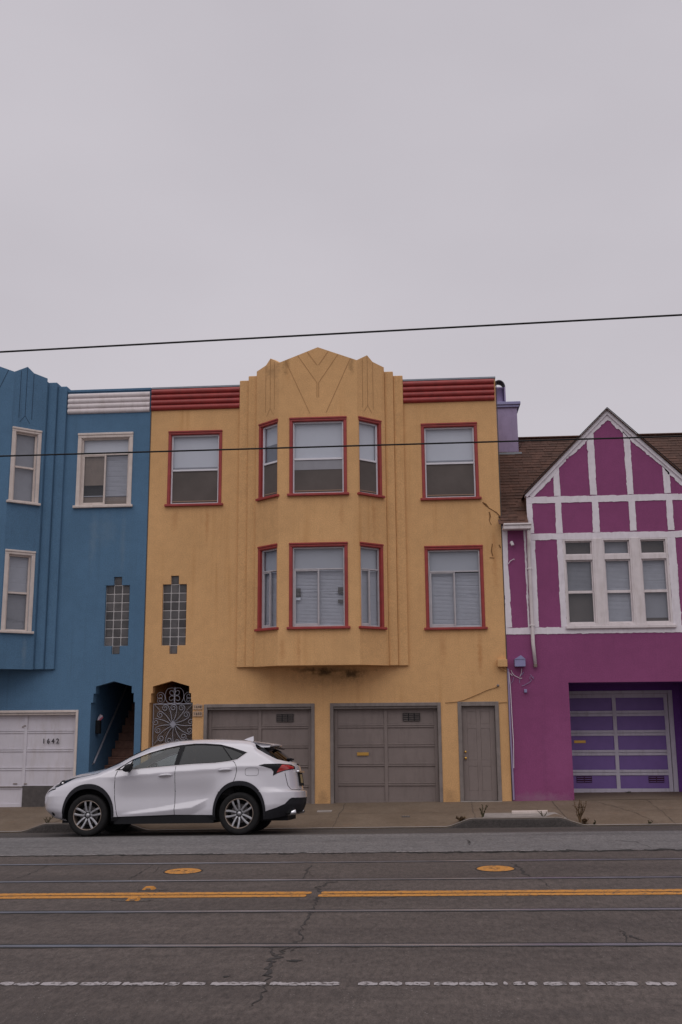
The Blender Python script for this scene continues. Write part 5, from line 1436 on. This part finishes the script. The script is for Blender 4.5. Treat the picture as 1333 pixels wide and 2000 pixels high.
def bake(name, lst, mat, parent, label=None):
    vs = []; fs = []; ns = []
    for v, f, n_ in lst:
        o = len(vs); vs += v; fs += [tuple(o+i for i in q) for q in f]; ns += n_
    me = bpy.data.meshes.new(name); me.from_pydata(vs, [], fs); me.materials.append(mat)
    me.polygons.foreach_set('use_smooth', [True]*len(fs)); me.update()
    me.normals_split_custom_set_from_vertices(ns)
    o = bpy.data.objects.new(name, me); COL.objects.link(o); o.parent = parent; o.location = -(WL[parent.name]) if parent is not car else (0, 0, 0)
    WL[o.name] = Vector((0, 0, 0))
    if label: o['label'] = label
    return o
body = bake('body', [flank('body', -1), flank('body', 1)], M_CAR, car)
inner = bake('inner_shell', [flank(n_, s, -.014) for s in (-1, 1) for n_ in ('gap',)]+[flank(n_, s, -.03) for s in (-1, 1) for n_ in ('headlight', 'tail_light')], M_BLK, body)
PART = {}
full = parts['wheel_arch_trim']
for sel in (lambda x: x < 2.4, lambda x: x >= 2.4):
    parts['wheel_arch_trim'] = [f for f in full if sel(XZ[f[0]][0])]
    for s in (-1, 1): bake('wheel_arch_trim', [flank('wheel_arch_trim', s)], M_CLAD, car)
for n_ in ('lower_bumper', 'rear_valance', 'sill_trim'):
    PART[n_] = bake(n_, [flank(n_, -1), flank(n_, 1)], CM[n_], car)
for s in (-1, 1):
    for n_ in ('front_door', 'rear_door'): PART[n_, s] = bake(n_, [flank(n_, s)], M_CAR, car)
    for n_ in ('window_trim', 'front_window', 'rear_window', 'quarter_window', 'headlight', 'fog_lamp'): PART[n_, s] = bake(n_, [flank(n_, s)], CM[n_], car)
    t_ = bake('tail_light', [flank('tail_light', s)], CM['tail_light'], car); bake('red_lens', [flank('tail_red', s)], M_REDGL, t_)
    # projector behind the headlight glass
    MB().lathe([(.001, -.02), (.018, -.015), (.024, .02)], 12, 0, lambda a, b, c: (.56+a, s*.70+s*-b, .895+c)).build('projector', M_CHR, PART['headlight', s], smooth=True)
# top skin: bonnet, windscreen, roof, rear glass
cols = 28; gx = []; 
for q in tops[::1]: gx.append(q[0])
gx = gx[::2]+[tops[-1][0]] if gx[-1] not in gx[::2] else gx[::2]
def topz(x, q):
    e = EDGE(x); c_ = max(.012, CTOP(x)-e); n_ = 2.2+1.6*sstep(3.8, 4.15, x); return e+c_*(1-abs(q)**n_)
def topp(x, q):
    ye = -side(x, EDGE(x)).y; return Vector((x, q*ye, topz(x, q)))
grid = [[topp(x, -1+2*j/cols) for j in range(cols+1)] for x in gx]
tp = {'bonnet': [], 'windscreen': [], 'roof': [], 'rear_screen': [], 'tailgate_top': []}
for i in range(len(gx)-1):
    xm = (gx[i]+gx[i+1])/2
    for j in range(cols):
        q = abs(-1+2*(j+.5)/cols)
        if xm < 1.29: k = 'bonnet'
        elif xm < 2.08 and q < .90: k = 'windscreen'
        elif xm < 3.97: k = 'roof'
        elif xm < 4.56: k = 'rear_screen'
        else: k = 'tailgate_top'
        tp[k].append((i, j))
def topnorm(i, j):
    a = grid[min(i+1, len(gx)-1)][j]-grid[max(i-1, 0)][j]; b = grid[i][min(j+1, cols)]-grid[i][max(j-1, 0)]; n_ = a.cross(b)
    return (n_ if n_.z > 0 else -n_).normalized()
for k, lst in tp.items():
    ix = {}; vs = []; ns = []; fs = []
    for (i, j) in lst:
        q = []
        for (a, b) in ((i, j), (i+1, j), (i+1, j+1), (i, j+1)):
            if (a, b) not in ix: ix[(a, b)] = len(vs); vs.append(tuple(grid[a][b])); ns.append(tuple(topnorm(a, b)))
            q.append(ix[(a, b)])
        p0, p1, p2 = (Vector(vs[t]) for t in q[:3])
        if (p1-p0).cross(p2-p0).z < 0: q = q[::-1]
        fs.append(tuple(q))
    bake(k, [(vs, fs, ns)], {'windscreen': M_CARGL, 'rear_screen': M_CARGD}.get(k, M_CAR), car)
# spoiler, aerial fin, tailgate trim
m = MB(); vs = []; fs = []; n_ = 20
for j in range(n_+1):
    q = -1+2*j/n_; y = q*.615; xe = 4.36-.10*q*q; zc = .035*(1-q*q)
    vs += [(3.90, y, 1.552+zc*1.0+.012), (xe-.02, y, 1.508+zc*.7), (xe, y, 1.490+zc*.7), (xe-.03, y, 1.462+zc*.7), (4.10, y*.98, 1.46+zc*.6)]
for j in range(n_):
    for k in range(4): fs.append((j*5+k, j*5+k+1, (j+1)*5+k+1, (j+1)*5+k))
for e in (0, n_): fs.append(tuple(e*5+k for k in range(5)))
m.add(vs, fs).build('roof_spoiler', M_CAR, car, smooth=True)
MB().box(4.30, 4.352, -.5, .5, 1.458, 1.464).build('spoiler_lip', M_BLK, car)
m = MB(); P = [(3.66, 1.62), (3.74, 1.655), (3.845, 1.688), (3.85, 1.605)]
m.prism(P, -.022, .022, lambda u, v, w: (u, w*(1-max(0, (v-1.62)*9)), v)).build('aerial_fin', M_CAR, car)
MB().box(4.50, 4.60, -.42, -.05, 1.245, 1.275, 0, .01).build('rear_wiper', M_BLK, car)
MB().box(4.685, 4.735, -.42, .42, 1.035, 1.06, 0, .008).build('tailgate_handle', M_CHR, car)
m = MB(); m.add([(4.704, -.30, 1.03), (4.704, .30, 1.03), (4.742, .30, .80), (4.742, -.30, .80)], [(0, 1, 2, 3)]); m.build('plate_recess', M_BLK, car)
MB().add([(4.716, -.155, 1.00), (4.716, .155, 1.00), (4.738, .155, .85), (4.738, -.155, .85)], [(0, 1, 2, 3)]).build('licence_plate', M_PLATE, car)
for s in (-1, 1):
    m = MB(); m.tube([(4.30, s*.60, .315), (4.60, s*.60, .345), (4.70, s*.60, .365)], [.03, .045, .05], 10); m.build('exhaust_tip', M_CHR, car, smooth=True)
    MB().tube([(4.70, s*.60, .365), (4.702, s*.60, .366)], .042, 10).build('exhaust_bore', M_BLK, car)
# chrome strip under the glass
for s in (-1, 1):
    vs = []; fs = []
    P = dens([(1.56, 1.094), (1.766, 1.097), (2.06, 1.122), (2.6, 1.16), (2.95, 1.182), (3.31, 1.193), (3.57, 1.221), (3.705, 1.251), (3.875, 1.372)], .04, False)+[(3.875, 1.372)]
    for x, z in P:
        for dz, of in ((-.007, .002), (.007, .004)):
            p = side(x, z+dz)+nrm(x, z)*of; vs.append((p.x, p.y*-s*1.0 if s > 0 else p.y, p.z))
    for i in range(len(P)-1): fs.append((2*i, 2*i+1, 2*i+3, 2*i+2))
    MB().add(vs, fs).build('chrome_strip', M_ALU, car)
    # handles
    for (x0, x1, z), dn in ((((2.33, 2.575, .995)), 'front_door'), ((3.375, 3.625, 1.070), 'rear_door')):
        m = MB(); pts = []; rs = []
        for i in range(9):
            t = i/8; x = x0+(x1-x0)*t; p = side(x, z+.012*sin(pi*t)+.012*t); pts.append((p.x, (p.y-.012-.022*sin(pi*t)**.6)*(1 if s < 0 else -1), p.z)); rs.append(.006+.012*sin(pi*min(1, t*1.0))**.5)
        m.tube(pts, rs, 8); m.build('handle', M_CAR, PART[dn, s], smooth=True)
        m = MB(); vs = []; fs = []
        for i in range(20):
            a = 2*pi*i/20; x = (x0+x1)/2-.01+.105*cos(a); zz_ = z-.002+.034*sin(a); p = side(x, zz_)+nrm(x, zz_)*.002; vs.append((p.x, p.y*(1 if s < 0 else -1), p.z))
        m.add(vs, [tuple(range(20))]).build('handle_cup', M_ALU, PART[dn, s])
    # mirrors : black foot, shell mostly dark from behind
    m = MB(); vs = []; fs = []
    for i, (x, sc_) in enumerate(((1.735, .25), (1.765, .75), (1.81, 1.0), (1.86, 1.0), (1.875, .94))):
        for j in range(14):
            a = 2*pi*j/14; c_, s__ = cos(a), sin(a)
            vs.append((x+.02*s__, s*(1.035+.115*sc_*abs(c_)**.7*(1 if c_ > 0 else -1)), 1.135+.068*sc_*abs(s__)**.7*(1 if s__ > 0 else -1)-.012*c_))
    for i in range(4):
        for j in range(14): fs.append((i*14+j, i*14+(j+1) % 14, (i+1)*14+(j+1) % 14, (i+1)*14+j))
    fs += [tuple(range(14)), tuple(56+j for j in range(14))]
    mr = m.add(vs, fs).build('door_mirror', M_BLK, car, smooth=True)
    MB().tube([(1.80, s*.83, 1.085), (1.80, s*.96, 1.11)], .03, 8).build('mirror_foot', M_BLK, mr)
    MB().prism([(1.62, 1.12), (1.748, 1.12), (1.825, 1.262), (1.72, 1.202)], .0, .006, lambda u, v, w: (u, s*(-side(u, v).y-.006+w), v)).build('mirror_sail', M_CAR if s < 0 else M_CAR, car)
# wheels
for wx in WCX:
    for s in (-1, 1):
        w = empty('wheel', (0, 0, 0), None, None); w.parent = car; w.location = (wx, s*.80, WCZ); WL[w.name] = Vector((wx, s*.80, WCZ))
        T_ = lambda a, b, c, wx=wx, s=s: (wx+a, s*.80+s*b, WCZ+c)
        r0, hw = WR, .112
        tyre = MB().lathe([(.228, -.10), (.262, -hw), (.325, -hw), (.343, -.095), (r0, -.07), (r0, .07), (.343, .098), (.328, hw), (.30, hw+.002), (.262, .108), (.246, .098), (.240, .07)], 56, 0, T_).build('tyre', M_RUB, w, smooth=True)
        MB().lathe([(.250, .098), (.246, .106), (.238, .104), (.232, .085), (.228, .0), (.226, -.1)], 56, 0, T_).build('rim', M_RUSTRIM, w, smooth=True)
        MB().lathe([(.001, -.01), (.155, -.012), (.16, -.02), (.16, -.03)], 40, 0, T_).build('brake_disc', M_ALLOYD, w)
        MB().lathe([(.001, -.06), (.23, -.062)], 30, 0, T_).build('wheel_back', M_BLK, w)
        off = pi/2 if wx < 2 else pi/2+.33
        for k in range(5):
            a0 = off+2*pi*k/5
            for d in (-1, 1):
                m = MB(); vs = []; fs = []
                st = [(.052, .020*d, .019, .070), (.10, .034*d, .0175, .080), (.17, .046*d, .018, .090), (.236, .050*d, .020, .094)]
                for (r_, t_, hwid, yy) in st:
                    for (dt, dy) in ((-hwid, -.03), (-hwid, -.004), (-hwid*.6, .003), (hwid*.6, .003), (hwid, -.004), (hwid, -.03)):
                        tt = t_+dt; vs.append(T_(r_*cos(a0)-tt*sin(a0), yy+dy, r_*sin(a0)+tt*cos(a0)))
                for i in range(len(st)-1):
                    for j in range(5): fs.append((i*6+j, i*6+j+1, (i+1)*6+j+1, (i+1)*6+j))
                m.add(vs, fs).build('spoke', M_ALLOY, w)
            aa = a0+pi/5
            MB().lathe([(.001, .069), (.009, .069), (.010, .062)], 8, 0, lambda a, b, c: T_(a+.057*cos(aa), b, c+.057*sin(aa))).build('lug_nut', M_BLK, w)
        MB().lathe([(.001, .082), (.028, .080), (.034, .074), (.036, .062), (.075, .058), (.080, .03)], 30, 0, T_).build('hub_cap', M_ALLOY, w, smooth=True)
    # wheel housing
    for s in (-1, 1):
        vs = []; fs = []
        for i in range(25):
            a = pi*(i/24)*1.1-.16
            for y in (.89, .45): vs.append((wx+.45*cos(a), s*y, WCZ+.02+.475*sin(a)))
        for i in range(24): fs.append((i*2, i*2+1, (i+1)*2+1, (i+1)*2))
        k = len(vs)
        vs += [(wx, s*.45, WCZ)]; fs += [(i*2+1, (i+1)*2+1, k) for i in range(24)]
        MB().add(vs, fs).build('wheel_housing', M_BLK, car)
# floor, engine bay block, interior
m = MB(); m.box(.55, 4.55, -.58, .58, .22, .50); m.box(1.56, 3.30, -.84, .84, .20, .36); m.box(.45, 1.5, -.6, .6, .4, .95, 0, .05); m.box(4.2, 4.62, -.72, .72, .32, .5, 0, .03)
m.build('underbody', M_BLK, car)
m = MB(); m.box(1.40, 1.86, -.76, .76, .85, 1.09, 0, .05); m.build('dashboard', M_SEAT, car)
for y in (-.38, .38):
    m = MB(); m.box(2.25, 2.75, y-.25, y+.25, .55, .78, 0, .06); m.box(2.68, 2.86, y-.24, y+.24, .72, 1.26, 0, .07); m.box(2.73, 2.84, y-.13, y+.13, 1.27, 1.44, 0, .05); m.build('front_seat', M_SEAT, car)
m = MB(); m.box(3.15, 3.6, -.64, .64, .6, .82, 0, .06); m.box(3.55, 3.75, -.64, .64, .75, 1.3, 0, .07); m.build('rear_seat', M_SEAT, car)
m = MB(); pts = [(2.08+.06*sin(2*pi*i/24), -.38+.18*cos(2*pi*i/24), 1.05+.17*sin(2*pi*i/24)) for i in range(25)]; m.tube(pts, .016, 6); m.build('steering_wheel', M_SEAT, car)

# ------------------------------------------------------------------ weeds
def weed(px, py, Y, h, n, mat, label, seed, spread=.5, leaf=.02, zoff=0.0):
    x = at(px, py, Y)[0]; z = walk_z(x, Y) if Y > -2.75 else gz(x, Y)
    r = empty('weed', (x, Y, z), label, 'weed', 'weeds in the pavement cracks'); rnd = random.Random(seed); ms = MB(); ml = MB()
    for i in range(n):
        a = rnd.uniform(0, 2*pi); sp_ = rnd.uniform(.1, spread); hh = h*rnd.uniform(.6, 1); P = []
        for k in range(5):
            t = k/4; P.append((x+rnd.uniform(-.02, .02)+cos(a)*sp_*hh*t**1.3, Y+sin(a)*sp_*hh*t**1.3*.5, z-.01+hh*t))
        ms.tube(P, [.011, .010, .008, .006, .004], 4)
        for k in range(int(26*hh/.3)+6):
            t = rnd.uniform(.3, 1); j = min(3, int(t*4)); u = t*4-j; p = Vector(P[j]).lerp(Vector(P[j+1]), u)
            d = Vector((rnd.uniform(-1, 1), rnd.uniform(-1, 1), rnd.uniform(-.2, 1))).normalized()*leaf*rnd.uniform(.9, 2.2); e = Vector((-d.y, d.x, d.z*.3)).normalized()*leaf*.4
            ml.add([p, p+d*.5+e, p+d, p+d*.5-e], [(0, 1, 2, 3)])
    ms.build('stem', mat, r); ml.build('leaves', mat, r)
weed(943, 1600, -2.62, .25, 5, M_LEAF, 'small upright green weed left of the pale kerb patch', 1, .8)
weed(1062, 1598, -2.6, .13, 3, M_LEAF, 'tiny forked weed at the right end of the pale kerb bar', 2, .9)
weed(1133, 1602, -2.55, .50, 9, M_DRY, 'tall dry weed clump by the right end of the raised kerb', 3, .45)
weed(1141, 1606, -2.66, .10, 14, M_DRY, 'low brown grass tuft at the foot of the tall dry weed', 4, 1.4, .03)
weed(902, 1607, -2.66, .08, 18, M_DRY, 'low brown grass tuft at the left ramp of the raised kerb', 5, 2.0, .03)
weed(1162, 1612, -2.7, .08, 4, M_LEAF, 'tiny weed on the driveway edge right of the dry clump', 6, .8)
weed(93, 1604, -2.6, .14, 5, M_LEAF, 'small green weed on the kerb before the car front bumper', 7, 1.2)
weed(1270, 1613, -2.7, .07, 4, M_LEAF, 'tiny weed at the end of the pavement crack on the right', 8, .8)
weed(1228, 1550, 1.45, .06, 6, M_LEAF, 'little weeds growing along the bottom of the purple garage door', 9, 2.2)

# ------------------------------------------------------------------ overhead wires
def wire(Y, pts, r, label):
    P = []
    (xa, za), (xb, zb_) = at(*pts[0], Y), at(*pts[1], Y); sl = (zb_-za)/(xb-xa)
    m = MB()
    for i in range(41):
        x = -34+70*i/40; P.append((x, Y, za+sl*(x-xa)))
    tag(m.tube(P, r, 8).build('overhead_wire', M_WIRE), label, 'wire', 'overhead trolley wires')
wire(-12.4, ((0, 687.5), (1333, 615)), .0105, 'upper black overhead trolley wire crossing the plain sky')
wire(-9.05, ((0, 891), (1333, 852)), .0115, 'lower black overhead trolley wire crossing the upper windows')
